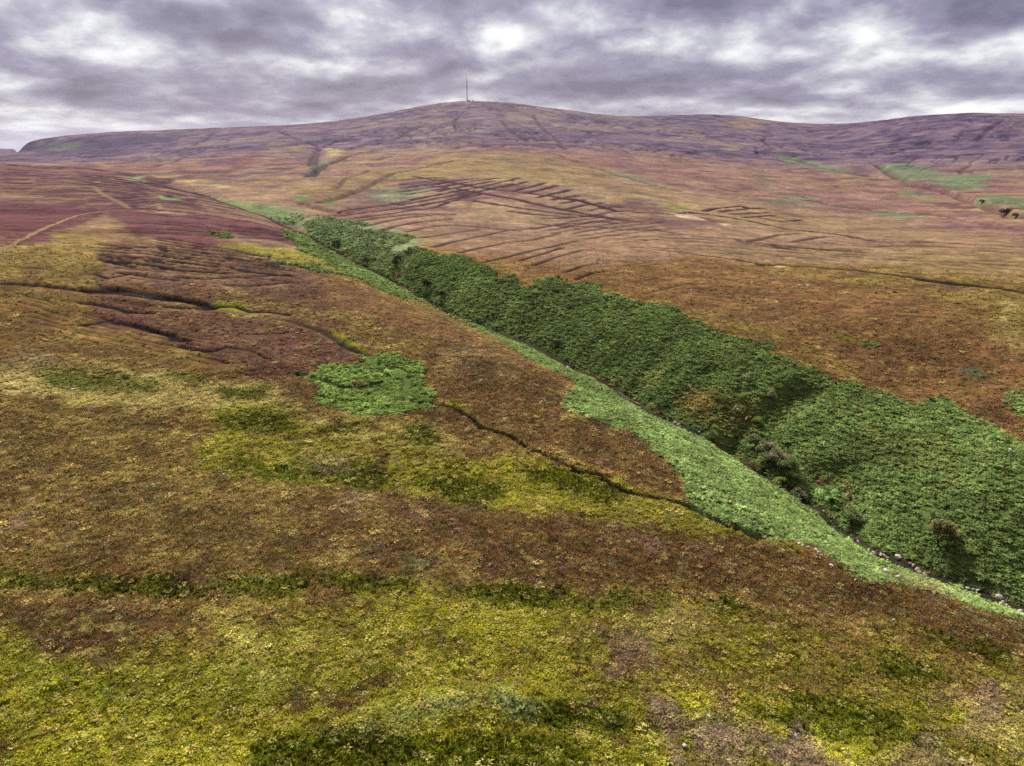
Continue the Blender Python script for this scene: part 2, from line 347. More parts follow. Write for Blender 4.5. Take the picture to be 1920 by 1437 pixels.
for pts in [[(775,331),(830,340),(880,348),(930,356),(990,362),(1030,368),(1080,374),(1150,394)],[(795,348),(850,353),(900,362),(960,372),(1020,386),(1080,398),(1140,408),(1180,414)],
    [(890,377),(960,388),(1030,398),(1100,405),(1170,413)],[(955,396),(1000,402),(1050,406)],[(1040,372),(1090,376),(1130,390),(1160,396)],[(1010,420),(1060,425),(1120,425),(1180,432),(1240,430)],
    [(1020,410),(1070,408),(1130,404)],[(1000,428),(1060,420),(1130,416),(1160,420)]]:
    carve(pts, 1.1, 1.2, .95, wob=.8)
family([(1000,430),(1100,410),(1180,405)], [(1080,450),(1180,436),(1290,425)], 6, .9, 1.0, .8)
family([(1150,440),(1250,432),(1330,428)], [(1160,455),(1260,447),(1330,450)], 3, .8, .9, .6, parts=2)
for pts in [[(1190,430),(1230,432),(1262,437),(1295,440)],[(1300,443),(1340,446),(1380,448),(1395,454),(1440,458),(1485,467)],[(1395,454),(1420,450),(1460,440),(1500,438)],[(1400,458),(1450,463),(1490,468)],
    [(1480,455),(1520,448),(1545,443),(1520,443)],[(1440,457),(1500,464),(1560,468),(1610,470)],[(1560,452),(1610,457),(1670,461),(1760,462)],[(1555,457),(1640,463),(1680,460)],[(1270,400),(1300,398),(1330,403)],
    [(1640,452),(1700,455),(1760,455),(1840,460),(1920,463)],[(1320,396),(1350,390),(1390,386),(1400,390)],[(1350,397),(1390,393),(1430,390)],[(1370,402),(1410,400),(1440,399)],[(1395,408),(1430,405),(1450,404)],
    [(1290,398),(1370,408),(1430,420),(1480,430),(1560,438),(1640,452)],[(1190,398),(1240,400),(1260,403)],[(1430,410),(1460,415),(1500,412)]]:
    carve(pts, .9, 1.0, .9, wob=.6)
family([(1440,470),(1520,476),(1620,484)], [(1500,450),(1570,456),(1640,458)], 6, .8, .8, .7, parts=2)
family([(1700,495),(1780,497),(1900,505)], [(1680,470),(1790,472),(1920,478)], 5, .8, .8, .6, parts=3)
carve([(1230,469),(1262,471),(1290,475),(1350,483),(1430,495)], .9, .9, .8); carve([(1425,497),(1470,496),(1500,500)], 1.4, 1.4, 1)
carve([(1480,497),(1600,506),(1700,518),(1780,529),(1850,537),(1925,548)], 1.6, 1.0, .7, wob=.7); carve([(1720,524),(1800,534),(1870,540)], 1.5, .8, .6)
family([(1160,500),(1230,490),(1300,492)], [(1200,570),(1300,545),(1380,540)], 5, .6, .5, .4, parts=2)
# drains of the left moor
family([(1100,440),(1300,448),(1520,470)], [(1180,470),(1350,474),(1560,486)], 5, .7, .8, .8, parts=3)
family([(1480,440),(1700,452),(1920,462)], [(1560,484),(1750,490),(1920,500)], 7, .6, .7, .7, parts=4)
family([(250,455),(400,470),(560,488)], [(200,500),(400,515),(550,527)], 9, .6, .8, .9, parts=3)
family([(30,545),(200,600),(420,640)], [(40,600),(220,640),(430,690)], 6, .35, .5, .5, parts=4)
family([(1150,480),(1400,500),(1600,520)], [(1300,560),(1500,580),(1800,600)], 8, .4, .4, .35, parts=4)
family([(180,458),(290,466),(400,480)], [(185,488),(260,494),(322,503)], 6, .75, 1.1, .95, parts=2)
family([(270,440),(400,460),(540,490)], [(290,483),(400,500),(545,517)], 8, .75, 1.1, .85, parts=2)
for pts in [[(187,486),(230,490),(270,495),(322,502)],[(200,490),(222,495),(250,500)],[(222,511),(250,514),(280,520),(330,525)],[(330,519),(380,523),(430,520),(480,518),(540,515)],[(430,535),(480,535),(545,529)],[(200,466),(300,462),(310,470)],
    [(290,503),(350,508),(420,512)]]:
    carve(pts, .8, 1.3, 1.0)
family([(190,412),(330,418),(520,432)], [(200,435),(340,440),(560,452)], 6, .9, 1.0, .8, parts=3)
family([(230,388),(380,402),(510,425)], [(300,430),(420,440),(560,450)], 5, 1.0, .9, .7, parts=2)
family([(0,305),(180,318),(330,338)], [(0,402),(130,398),(260,388)], 24, 1.6, .8, .55, parts=5, wob=2)
family([(150,325),(280,345),(400,372)], [(200,385),(330,388),(480,408)], 12, 1.4, .8, .5, parts=4, wob=2)
family([(0,420),(60,420),(120,425)], [(0,515),(100,520),(180,512)], 8, .7, .6, .5, parts=2)
# mountain gullies and boundary lines
for pts, wd, dp in [([(635,262),(600,278),(590,295),(585,310)],9,8),([(700,283),(655,292),(625,303),(595,322),(580,332)],8,9),([(400,250),(370,268),(330,285),(270,297),(240,303)],7,4),([(430,262),(360,290),(320,305),(280,315)],6,3),
    ([(720,262),(680,272),(650,282)],8,4),([(800,232),(760,248),(740,262),(700,272)],8,5),([(850,262),(920,275),(980,281),(1030,285),(1070,300),(1120,315),(1150,327),(1200,340),(1270,358)],8,5),
    ([(1430,262),(1450,280),(1420,285),(1450,293),(1500,303),(1560,318),(1640,332)],10,7),([(1550,262),(1580,250),(1610,240)],6,4),([(1830,262),(1850,245),(1880,225)],9,5),([(1650,310),(1665,322),(1700,340),(1740,352),(1800,365),(1850,385),(1920,410)],13,11),
    ([(1500,368),(1560,385),(1650,397),(1760,405),(1800,412),(1920,432)],5,3),([(1340,350),(1400,365),(1480,372),(1530,378)],6,4),([(1000,215),(1010,235),(1040,260),(1060,280)],9,4),([(940,225),(955,245),(985,262)],8,4),
    ([(520,245),(560,262),(600,275)],8,4),([(860,300),(800,312),(740,325),(700,345),(650,365),(600,380)],6,3.5),([(690,320),(650,335),(630,355)],4,2),([(1750,262),(1700,278),(1670,290)],7,4),([(870,208),(850,228),(855,245)],6,3)]:
    carve(pts, wd, dp, .28, 20, wob=5)
def polyline_dark(): pass
for (s, dz, bk, dk) in LINES:
    H[s] += (bk-dz).astype(np.float32); DARK[s] = np.maximum(DARK[s], dk)
# foreground hummocks and hollows
def bump(px, py, rad, dz, sx=1.0):
    a, r, x, y, z = raycast(px, py); s = win(a-rad*3*sx/r, a+rad*3*sx/r, math.log(r)-rad*3/r, math.log(r)+rad*3/r)
    H[s] += dz*np.exp(-((XG[s]-x)/(rad*sx))**2-((YG[s]-y)/rad)**2)
bump(900,1325,3.0,1.3,2.2); bump(660,1370,2.5,.9,2.5); bump(800,1420,3,-.9,3); bump(1060,1345,2,-.9,2.0); bump(1250,1340,2.2,.5,1.6); bump(1200,1370,1.2,-.7,2.5); bump(1560,1350,4,-.7,3); bump(240,1105,4,-.8,5)
bump(1000,1120,4,-.8,4); bump(150,710,9,-1.2,4); bump(800,905,7,-1.2,4); bump(700,730,9,-1.0,1.5); bump(480,795,6,-.8,2)
carve([(700,1285),(760,1275),(870,1270)], .2, .0, 0)
LINES.clear()

# ------------------------------------------------------------------ what grows where
C = np.zeros(H.shape+(3,), np.float32)
def srgb(r, g, b):
    f = lambda c: ((c/255+.055)/1.055)**2.4 if c > 10 else c/255/12.92
    return np.array([f(r), f(g), f(b)], np.float32)
K = dict(brown=srgb(131,102,56), choc=srgb(117,88,53), rust=srgb(132,96,62), mauve=srgb(132,98,92), dmauve=srgb(98,56,62), tan=srgb(146,122,90), olive=srgb(134,116,62),
    straw=srgb(190,174,108), ygreen=srgb(146,144,38), green=srgb(116,126,28), rush=srgb(78,86,14), brk=srgb(108,126,70), brkl=srgb(126,146,86), brkd=srgb(86,102,58),
    pink=srgb(146,118,98), peat=srgb(36,22,22), bloom=srgb(140,104,118), blueg=srgb(104,120,88), mtn=srgb(106,86,106), mtnd=srgb(68,54,86), mtno=srgb(122,106,96), lime=srgb(120,144,72), pale=srgb(200,176,150), sage=srgb(130,146,102))
W_near = fbm(XG, YG, 9, 5, 21, .6, CELL); W_mid = fbm(XG, YG, 45, 5, 22, .55, CELL); W_far = fbm(XG, YG, 260, 6, 23, .58, CELL)
W_fine = fbm(XG, YG, 2.4, 3, 24, .6, CELL)
LPn = fbm(AG*22, VG*22*.6, 1.0, 5, 31, .55).astype(np.float32)
def mixc(m, col): 
    global C
    C += (col[None, None]-C)*m[..., None]
nearw = 1-sstep(320, 700, RG)
C[:] = K['brown']
mixc(sstep(-.15, .45, W_near+.5*W_mid)*.7, K['olive']); mixc(sstep(.1, .5, -W_near+.3*W_mid)*.6, K['choc']); mixc(sstep(.25, .6, W_fine)*.5*nearw, K['straw'])
fm = 1-nearw
mixc(fm*1.0, K['mauve']); mixc(fm*sstep(-.25, .35, W_mid*.6+W_far)*.85, K['tan']); mixc(fm*sstep(.0, .45, -W_mid-.2*W_near)*.55, K['dmauve'])
mt = sstep(1500, 2300, RG)
mixc(mt, K['mtn']); mixc(mt*sstep(-.1, .5, W_far*.7+W_mid*.6)*.75, K['mtno']); mixc(mt*sstep(.05, .45, -W_far*.6-W_mid*.7)*.8, K['mtnd'])
var = np.exp(W_near*.55 + W_fine*.35 + W_mid*.25 + mt*(W_mid*.35+W_far*.15)); C *= var[..., None]
W_streak = fbm(XG*.8, YG, 40, 6, 61, .72, CELL); far_ = sstep(350, 900, RG)*(1-.5*mt)
C *= (1+far_*(np.exp(W_streak*.5)-1))[..., None]
G = np.clip(.25+.9*W_near, .05, .6).astype(np.float32)     # share of grass tufts
B = np.zeros_like(H); RU = np.zeros_like(H); BL = np.zeros_like(H)
def wcoord(r): return np.arctan(60/r)-0.1*np.log(r/50)
WG = wcoord(RG).astype(np.float32)
def region(pts, soft=.004, namp=.006, step=90, grow=0.0):
    """soft mask of a patch of ground outlined by the points"""
    P = ground(pts+[pts[0]], step); pa = np.array([p[0] for p in P]); pr = np.array([p[1] for p in P]); pw = wcoord(pr)
    m = soft*2+namp*2+.004
    s = win(pa.min()-m, pa.max()+m, math.log(pr.min())-m*4, math.log(pr.max())+m*6)
    x, y = AG[s].astype(np.float32), WG[s]; d = np.full(x.shape, 9, np.float32); ins = np.zeros(x.shape, bool)
    for k in range(len(pa)-1):
        x0, y0, x1, y1 = pa[k], pw[k], pa[k+1], pw[k+1]; L2 = (x1-x0)**2+(y1-y0)**2+1e-12
        t = np.clip(((x-x0)*(x1-x0)+(y-y0)*(y1-y0))/L2, 0, 1); d = np.minimum(d, np.hypot(x-x0-t*(x1-x0), y-y0-t*(y1-y0)))
        cond = (y0 > y) != (y1 > y)
        if y1 != y0: ins ^= cond & (x < (x1-x0)*(y-y0)/(y1-y0)+x0)
    sd = np.where(ins, d, -d)+LPn[s]*namp*1.6+grow
    return s, sstep(-soft, soft, sd)
def paint(pts, col, st=1.0, soft=.006, namp=.010, g=None, b=None, ru=None, bl=None, thr=None, step=90, grow=0.0):
    s, m = region(pts, soft, namp, step, grow)
    if thr is not None: m = m*sstep(thr-.25, thr+.25, (W_near[s]*.7+W_mid[s]*.5+W_fine[s]*.4))
    C[s] += (K[col][None, None]*var[s][..., None]*(1+far_[s]*(np.exp(W_streak[s]*.5)-1))[..., None]-C[s])*(m*st)[..., None]
    for A, val in ((G, g), (B, b), (RU, ru), (BL, bl)):
        if val is not None: A[s] += (val-A[s])*m*(1 if A is B else st)
    return s, m
rw = fbm(XG, YG, 500, 3, 71, .5, CELL)*1.2
rill = 1-np.abs(fbm(AG*46+rw*1.5, VG*7+rw, 1.0, 4, 72, .55))*5.5; rill = np.clip(rill, 0, 1)**2*sstep(1300, 2100, RG)*sstep(-.2, .35, fbm(AG*9, VG*5, 1.0, 2, 73))
H -= (rill*5*(1-sstep(3300, 3700, RG)*.7)).astype(np.float32); C += (K['mtnd']*.7-C)*(rill*.8)[..., None]
spk = vnoise(XG/34, YG/60, 77)*vnoise(XG/80, YG/150, 78); C += (K['mtnd']-C)*(sstep(.12, .3, spk)*far_*.45)[..., None]; C += (K['mtno']*1.15-C)*(sstep(.14, .32, -spk)*far_*.3)[..., None]
# --- broad zones
paint([(-300,1180),(300,1210),(700,1110),(950,1095),(1300,1130),(1600,1190),(2300,1330),(2300,1750),(-600,1750)], 'ygreen', .85, .03, .04, g=.85, thr=-.42)
paint([(-200,1330),(400,1360),(900,1300),(1200,1330),(1200,1600),(-300,1600)], 'ygreen', .35, .03, .03, g=.85)
paint([(1050,1150),(1500,1150),(1900,1260),(1900,1360),(1500,1330),(1080,1290)], 'choc', .7, .03, .03, g=.2, thr=-.05)
paint([(700,960),(1050,950),(1300,1010),(1500,1030),(1660,1100),(1600,1170),(1250,1120),(800,1080),(560,1010)], 'choc', .6, .015, .02, g=.15)
paint([(-100,760),(300,780),(620,930),(540,1060),(200,1050),(-100,1010)], 'olive', .35, .02, .03, g=.18)
paint([(0,560),(180,560),(420,640),(600,700),(560,740),(300,690),(0,660)], 'brown', .6, .012, .02, g=.15)
paint([(200,555),(400,580),(620,640),(700,670),(560,715),(400,690),(330,640),(180,610)], 'dmauve', .5, .012, .02, g=.08)
paint([(820,745),(800,690),(800,640),(560,560),(640,530),(800,600),(950,680),(1060,740),(1060,780),(1240,860),(1290,945),(1100,880),(960,815),(900,785)], 'choc', .75, .006, .01, g=.10)
paint([(800,655),(900,650),(1000,700),(1080,760),(1000,760),(900,710),(830,690)], 'tan', .6, .015, .015, g=.5, thr=.0)
paint([(600,500),(700,545),(860,610),(960,665),(1060,715),(1040,735),(900,650),(800,640),(560,560),(520,520)], 'rust', .65, .01, .012, g=.12)
paint([(-300,420),(0,430),(180,440),(200,520),(180,545),(0,530),(-300,530)], 'olive', .45, .008, .012, g=.4)
paint([(200,440),(560,455),(620,520),(560,560),(400,545),(200,530)], 'mauve', .4, .01, .012, g=.1)
paint([(-300,370),(0,376),(240,390),(470,415),(560,440),(600,470),(380,470),(250,445),(200,405),(130,430),(60,460),(-300,455)], 'dmauve', .92, .006, .012, g=.05)
paint([(-300,300),(0,305),(200,310),(330,345),(420,375),(500,412),(240,392),(-300,372)], 'dmauve', .5, .006, .01)
paint([(0,362),(90,363),(85,372),(0,372)], 'tan', .7, .004, .005); paint([(200,350),(260,362),(330,370),(260,368)], 'tan', .5, .004, .005)
paint([(200,480),(560,500),(640,600),(700,670),(560,715),(420,690),(200,600)], 'dmauve', .32, .015, .02)
# across the gully
paint([(780,465),(1000,440),(1300,470),(1500,520),(1800,560),(1920,640),(1920,830),(1700,740),(1450,620),(1200,560),(1000,520),(900,490)], 'rust', .75, .01, .012, g=.15)
paint([(640,420),(800,395),(1000,395),(1300,430),(1500,440),(1700,460),(1600,500),(1300,480),(1100,500),(900,480),(780,450)], 'pink', .6, .01, .012)
paint([(860,400),(900,378),(960,378),(1030,400),(1000,415),(900,412)], 'tan', .7, .01, .01); paint([(900,350),(1080,352),(1300,400),(1450,440),(1700,455),(1920,470),(1920,440),(1500,400),(1200,350),(1000,320),(800,300)], 'tan', .65, .01, .012)
paint([(1500,500),(1920,480),(1920,650),(1820,600),(1700,560)], 'olive', .5, .012, .012, g=.45, thr=-.1); paint([(1850,570),(1920,560),(1920,650),(1860,620)], 'straw', .5, .01, .01, g=.6)
paint([(1280,470),(1500,485),(1750,510),(1920,530),(1920,480),(1500,460)], 'tan', .5, .01, .012)
paint([(560,350),(700,320),(900,290),(1050,290),(1200,330),(1100,350),(900,330),(740,340),(640,380),(560,380)], 'olive', .45, .012, .012)
paint([(720,355),(800,352),(790,372),(730,378),(680,375)], 'sage', .5, .008, .008)
paint([(1000,285),(1300,300),(1500,340),(1920,420),(1920,440),(1500,400),(1200,345)], 'mauve', .55, .01, .012); paint([(1400,310),(1600,340),(1900,430),(1600,390)], 'mauve', .4, .01, .01)
paint([(460,374),(620,385),(640,398),(560,400),(500,398)], 'pink', .6, .006, .006); paint([(240,335),(420,345),(470,370),(420,372),(330,352)], 'mauve', .4, .006, .006)
# --- straw and grass bands, rushes (near)
paint([(-60,690),(80,686),(240,690),(340,705),(450,718),(560,742),(570,762),(480,772),(380,778),(200,762),(130,745),(40,735),(-60,735)], 'straw', .9, .010, .016, g=.97, thr=-.6)
paint([(0,668),(120,670),(220,690),(120,690),(0,690)], 'pink', .5, .01, .012, g=.5)
paint([(390,765),(560,755),(600,790),(820,800),(840,850),(1080,885),(1180,915),(1290,955),(1430,1010),(1200,975),(1150,960),(900,955),(640,915),(430,905),(370,860),(400,810)], 'ygreen', .8, .012, .02, g=.9, thr=-.45)
paint([(520,780),(640,770),(720,790),(860,800),(900,840),(800,850),(620,830)], 'straw', .7, .012, .02, g=.9, thr=-.2)
paint([(1000,935),(1200,940),(1400,1000),(1500,1030),(1250,1000),(1060,965)], 'ygreen', .6, .01, .015, g=.9)
paint([(640,480),(560,470),(430,455),(400,462),(500,480),(560,497),(640,510),(700,520),(680,505)], 'ygreen', .6, .006, .008, g=.8)
paint([(400,452),(440,440),(520,452),(600,478),(560,470),(470,455)], 'tan', .7, .005, .006)
for pts in [[(76,702),(110,692),(170,694),(250,712),(285,722),(285,738),(220,732),(150,724),(100,718)],[(325,704),(380,706),(385,714),(340,716)],[(420,732),(500,730),(505,742),(460,750),(420,742)],
    [(412,778),(470,776),(530,786),(570,800),(560,812),(500,802),(430,802),(410,792)],[(580,800),(640,798),(655,808),(600,816)],[(440,874),(520,876),(600,880),(640,888),(620,898),(540,905),(470,900)],[(600,884),(700,886),(760,902),(720,916),(640,916)],
    [(980,884),(1040,880),(1120,898),(1160,925),(1120,935),(1060,915),(1000,910)],[(760,800),(800,798),(815,822),(790,828),(765,815)],[(780,905),(900,900),(980,912),(900,955),(850,935)],
    [(-60,1072),(40,1085),(160,1093),(300,1093),(440,1090),(600,1092),(560,1104),(440,1110),(330,1120),(200,1112),(60,1104),(-60,1096)],[(560,1070),(640,1080),(760,1098),(700,1106),(600,1098)],
    [(850,1105),(960,1100),(1060,1112),(1180,1142),(1100,1152),(980,1132),(860,1122)],[(1140,1122),(1250,1128),(1180,1136)],[(1300,1130),(1390,1138),(1470,1162),(1400,1152)],[(1390,1335),(1480,1312),(1600,1308),(1680,1335),(1720,1385),(1600,1392),(1480,1370)],
    [(450,1460),(480,1400),(600,1372),(700,1378),(760,1400),(1000,1380),(1100,1400),(1110,1460)],[(940,1320),(1010,1330),(1120,1330),(1180,1370),(1060,1370),(980,1350)],[(1600,1260),(1700,1230),(1800,1280),(1700,1290)],[(1750,1190),(1840,1200),(1880,1230),(1800,1220)],
    [(0,1240),(260,1260),(500,1230),(620,1290),(380,1330),(100,1310)]]:
    big = pts[0] == (0,1240)
    paint(pts, 'green' if big else 'rush', .5 if big else .85, .02 if big else .011, .012, g=.9, ru=.0 if big else .7, grow=0 if big else .0035)
paint([(600,1380),(700,1345),(830,1308),(950,1304),(1012,1325),(1000,1345),(860,1330),(740,1370),(640,1395)], 'sage', .5, .015, .02, g=.9)
paint([(380,1190),(560,1180),(760,1250),(700,1330),(560,1310),(420,1240)], 'straw', .4, .03, .03, g=.9, thr=0)
paint([(1780,1310),(1960,1290),(1960,1400),(1850,1385)], 'straw', .6, .03, .03, g=.85, thr=-.1); paint([(1180,1140),(1300,1150),(1330,1210),(1260,1230),(1180,1200)], 'straw', .35, .03, .03, g=.8)
for pts, st in [([(1215,1345),(1290,1320),(1400,1345),(1520,1400),(1560,1470),(1260,1460),(1240,1400)],.75),([(1700,1290),(1800,1275),(1930,1290),(1930,1330),(1760,1340)],.45),([(1600,1430),(1720,1400),(1900,1420),(1900,1480),(1600,1480)],.5),([(40,985),(120,990),(140,1005),(60,1010)],.6),
    ([(1160,955),(1400,1010),(1500,1060),(1300,1060),(1150,1000)],.4),([(1640,1090),(1800,1150),(1920,1190),(1920,1240),(1760,1190),(1640,1130)],.5),([(640,915),(900,955),(800,975),(620,950)],.4),([(560,840),(700,850),(760,880),(600,880)],.45),([(1060,1180),(1200,1170),(1250,1260),(1150,1290)],.35)]:
    paint(pts, 'bloom', st*.75, .02, .03, g=.12, bl=st, thr=-.1)
for pts in [[(640,1035),(760,1035),(840,1060),(780,1066),(680,1052)],[(450,840),(560,830),(640,850),(560,870)]]: paint(pts, 'blueg', .4, .02, .02, thr=.05)
for pts in [[(400,572),(440,562),(470,575),(480,590),(430,585)],[(620,620),(660,640),(690,665),(670,668),(640,645)],[(1560,628),(1600,632),(1590,640),(1560,636)],[(840,755),(870,760),(880,775),(850,768)],[(1455,655),(1500,688),(1540,700),(1500,680)]]: paint(pts, 'ygreen', .8, .005, .006, g=.9)
for pts in [[(430,545),(460,552),(440,552)],[(430,588),(480,590),(470,597),(435,594)]]: paint(pts, 'straw', .8, .004, .004, g=.9)
# --- bracken
FARB = FAR_B = [(565,420),(600,404),(640,412),(690,420),(672,432),(700,436),(740,438),(780,446),(760,455),(728,470),(745,473),(780,464),(812,474),(826,482),(872,483),(905,496),(930,505),(935,522),(960,522),(985,540),(1005,526),(1040,521),(1075,533),(1105,529),(1132,532),(1130,550),(1165,553),(1185,562),(1230,568),(1262,575),
    (1290,596),(1330,610),(1362,628),(1400,632),(1420,640),(1445,632),(1458,642),(1450,660),(1480,668),(1500,686),(1530,690),(1560,712),(1600,718),(1625,732),(1660,738),(1700,758),(1720,765),(1735,752),(1770,748),(1800,764),(1830,788),(1850,790),(1880,812),(1930,838),
    (2060,910),(2200,980),(2260,1280),(2080,1215),(1930,1152),(1880,1130),(1830,1111),(1760,1093),(1700,1067),(1650,1039),(1600,1014),(1550,967),(1500,929),(1450,907),(1400,867),(1350,833),(1300,812),(1250,791),(1200,761),(1130,713),(1060,683),(1000,649),(960,634),(900,609),(850,589),(800,563),(740,530),(690,505),(640,479),(590,451)]
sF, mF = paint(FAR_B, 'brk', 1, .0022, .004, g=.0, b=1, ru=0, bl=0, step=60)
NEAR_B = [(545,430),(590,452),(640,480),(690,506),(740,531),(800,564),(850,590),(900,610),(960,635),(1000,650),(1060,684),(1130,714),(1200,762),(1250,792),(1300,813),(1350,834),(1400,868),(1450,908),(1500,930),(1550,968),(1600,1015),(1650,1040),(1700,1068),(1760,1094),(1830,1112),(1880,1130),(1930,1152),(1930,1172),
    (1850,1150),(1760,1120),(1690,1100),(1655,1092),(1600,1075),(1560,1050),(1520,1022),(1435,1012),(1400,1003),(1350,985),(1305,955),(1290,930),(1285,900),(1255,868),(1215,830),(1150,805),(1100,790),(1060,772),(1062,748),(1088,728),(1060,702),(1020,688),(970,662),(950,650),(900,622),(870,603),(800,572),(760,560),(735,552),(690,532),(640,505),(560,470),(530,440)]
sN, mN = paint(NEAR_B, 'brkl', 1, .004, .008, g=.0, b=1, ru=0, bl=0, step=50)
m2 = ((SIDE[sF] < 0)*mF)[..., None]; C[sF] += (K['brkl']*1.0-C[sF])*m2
PATCH_B = [(562,701),(590,703),(602,688),(625,684),(690,688),(702,688),(690,680),(676,668),(700,672),(710,666),(740,665),(752,673),(785,682),(797,692),(792,710),(805,730),(818,740),(808,755),(822,765),(800,770),(770,770),(745,782),(710,778),(680,778),(640,768),(600,758),(582,742),(612,742),(600,725),(580,712)]
sP, mP = paint(PATCH_B, 'lime', .95, .002, .0035, g=.0, b=1, ru=0, bl=0, step=50, grow=.0022)
for pts, c in [([(395,372),(440,378),(520,392),(560,400),(575,410),(545,428),(500,408),(440,388)],'brk'),([(395,436),(430,436),(440,446),(415,446)],'brkl'),([(500,482),(560,494),(640,512),(700,525),(690,530),(600,510),(520,494)],'brkl'),([(580,318),(600,305),(625,296),(600,322),(578,330)],'blueg'),([(235,332),(265,332),(285,348),(255,342)],'sage'),
    ([(545,370),(580,364),(585,374),(560,376)],'brk'),([(605,378),(625,374),(628,384),(608,386)],'brk'),([(300,368),(345,370),(340,376),(305,374)],'sage'),([(1615,640),(1655,643),(1645,652),(1618,650)],'brkl'),([(1780,685),(1830,690),(1870,715),(1830,708)],'blueg'),([(1885,735),(1920,740),(1930,790),(1905,775),(1890,755)],'brkl')]:
    paint(pts, c, .85, .002, .003, b=1 if c in ('brk', 'brkl') else None, step=60)
paint([(565,400),(700,415),(800,455),(760,500),(700,500),(640,478),(590,448),(555,425)], 'sage', .75, .01, .01)
paint([(385,368),(460,375),(580,400),(560,425),(500,405),(440,385)], 'sage', .6, .006, .006)
# darker and lighter green mottling inside the bracken
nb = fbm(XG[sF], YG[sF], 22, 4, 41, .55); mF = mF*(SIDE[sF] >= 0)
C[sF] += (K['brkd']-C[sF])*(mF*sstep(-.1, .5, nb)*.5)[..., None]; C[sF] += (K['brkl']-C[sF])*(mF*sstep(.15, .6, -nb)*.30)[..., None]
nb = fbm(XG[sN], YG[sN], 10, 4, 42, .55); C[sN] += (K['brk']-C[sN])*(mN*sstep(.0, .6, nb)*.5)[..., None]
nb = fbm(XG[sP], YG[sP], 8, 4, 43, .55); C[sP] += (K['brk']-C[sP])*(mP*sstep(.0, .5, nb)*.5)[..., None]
for pts, c, st in [([(1265,745),(1330,735),(1420,745),(1420,800),(1340,820),(1270,780)],'olive',.4),([(1520,890),(1590,885),(1610,930),(1590,960),(1570,900),(1530,925)],'rust',.7),([(1620,800),(1780,830),(1800,900),(1680,870)],'olive',.18),([(1300,740),(1340,745),(1330,775),(1290,770)],'rust',.5),
    ([(665,718),(688,722),(680,728),(662,726)],'rust',.9),([(770,500),(765,515),(745,522),(740,512)],'rust',.6),([(1190,700),(1240,700),(1215,735)],'olive',.35),([(1060,690),(1130,700),(1200,745),(1240,790),(1200,770),(1130,722)],'ygreen',.25),
    ([(1640,1075),(1720,1085),(1820,1130),(1760,1130)],'tan',.35),([(1100,680),(1130,690),(1100,696)],'rust',.5)]:
    s_, m_ = paint(pts, c, st, .006, .01)
# --- green flushes on the far slopes
for pts, c, st in [([(1140,325),(1180,330),(1220,342),(1270,352),(1240,350),(1180,338)],'blueg',.7),([(1455,293),(1500,300),(1540,312),(1480,305)],'blueg',.9),([(1540,312),(1600,322),(1640,330),(1560,322)],'blueg',.6),([(1650,310),(1700,308),(1760,318),(1850,330),(1800,345),(1720,340),(1680,330)],'blueg',.8),
    ([(1760,335),(1850,328),(1840,345),(1790,362),(1730,350)],'blueg',.8),([(1670,350),(1720,358),(1780,378),(1740,378),(1690,362)],'blueg',.7),([(1850,370),(1930,372),(1930,410),(1870,392),(1838,378)],'blueg',.9),([(1465,368),(1500,366),(1530,378),(1480,376)],'blueg',.7),
    ([(1610,394),(1680,398),(1760,408),(1660,406)],'blueg',.8),([(1380,370),(1480,378),(1600,392),(1500,388)],'blueg',.45),([(1250,388),(1290,388),(1285,396),(1255,395)],'green',.5),([(1410,325),(1430,328),(1450,350),(1425,340)],'blueg',.5),([(1650,270),(1665,266),(1660,276)],'blueg',.6),([(570,325),(590,312),(600,302),(590,330)],'mtnd',.5),
    ([(500,276),(540,274),(600,280),(560,286)],'tan',.75),([(636,294),(670,286),(715,286),(700,294),(650,298)],'tan',.9),([(600,280),(640,285),(620,290)],'straw',.6),([(310,340),(380,336),(400,340),(350,344)],'straw',.7),([(404,346),(432,348),(435,355),(412,352)],'straw',.7),
    ([(170,306),(200,306),(205,312),(180,312)],'straw',.5),([(1290,242),(1340,262),(1370,275),(1310,262)],'tan',.45),([(950,208),(1000,212),(1060,222),(960,220)],'mtno',.6),([(1360,228),(1430,232),(1400,238)],'pink',.6),([(1660,250),(1750,250),(1730,275),(1680,270)],'mtnd',.6),
    ([(520,275),(560,285),(600,292),(590,315),(560,300)],'mtnd',.45),([(440,300),(480,280),(490,290),(450,320),(410,335)],'dmauve',.5),([(330,325),(370,325),(365,335),(340,334)],'dmauve',.6),([(45,270),(250,255),(330,262),(180,290),(60,292)],'mtnd',.7),([(80,275),(150,270),(140,282),(90,284)],'blueg',.5),
    ([(1260,402),(1300,404),(1330,415),(1300,412),(1270,407)],'pale',.9),([(1440,499),(1480,501),(1460,503)],'pale',.9),([(1225,470),(1262,471),(1245,474)],'pale',.6),([(1345,418),(1375,421),(1360,424)],'pale',.6),([(1550,500),(1566,501),(1558,503)],'pale',.8),([(75,664),(105,666),(95,669)],'pale',.8)]:
    paint(pts, c, st, .002 if c == 'pale' else .006, .001 if c == 'pale' else .009, step=60)
dk = np.clip(DARK*(1+.3*W_fine), 0, 1)*(1-B*.8); dk = np.clip(dk*(1.35+.6*(1-nearw)), 0, 1); mixc(dk*nearw, K['peat']); mixc(dk*(1-nearw), srgb(62, 34, 46))
# old track lines across the moor
for pts, wd, c in [([(172,350),(190,362),(215,376),(240,390)], 2.6, 'tan'),([(296,382),(302,392)], 3, 'tan')]:
    P = ground(pts, 20); s = linedist(P, wd*3); mm = np.exp(-(LD[s]/wd)**2)*.8; C[s] += (K[c]-C[s])*mm[..., None]
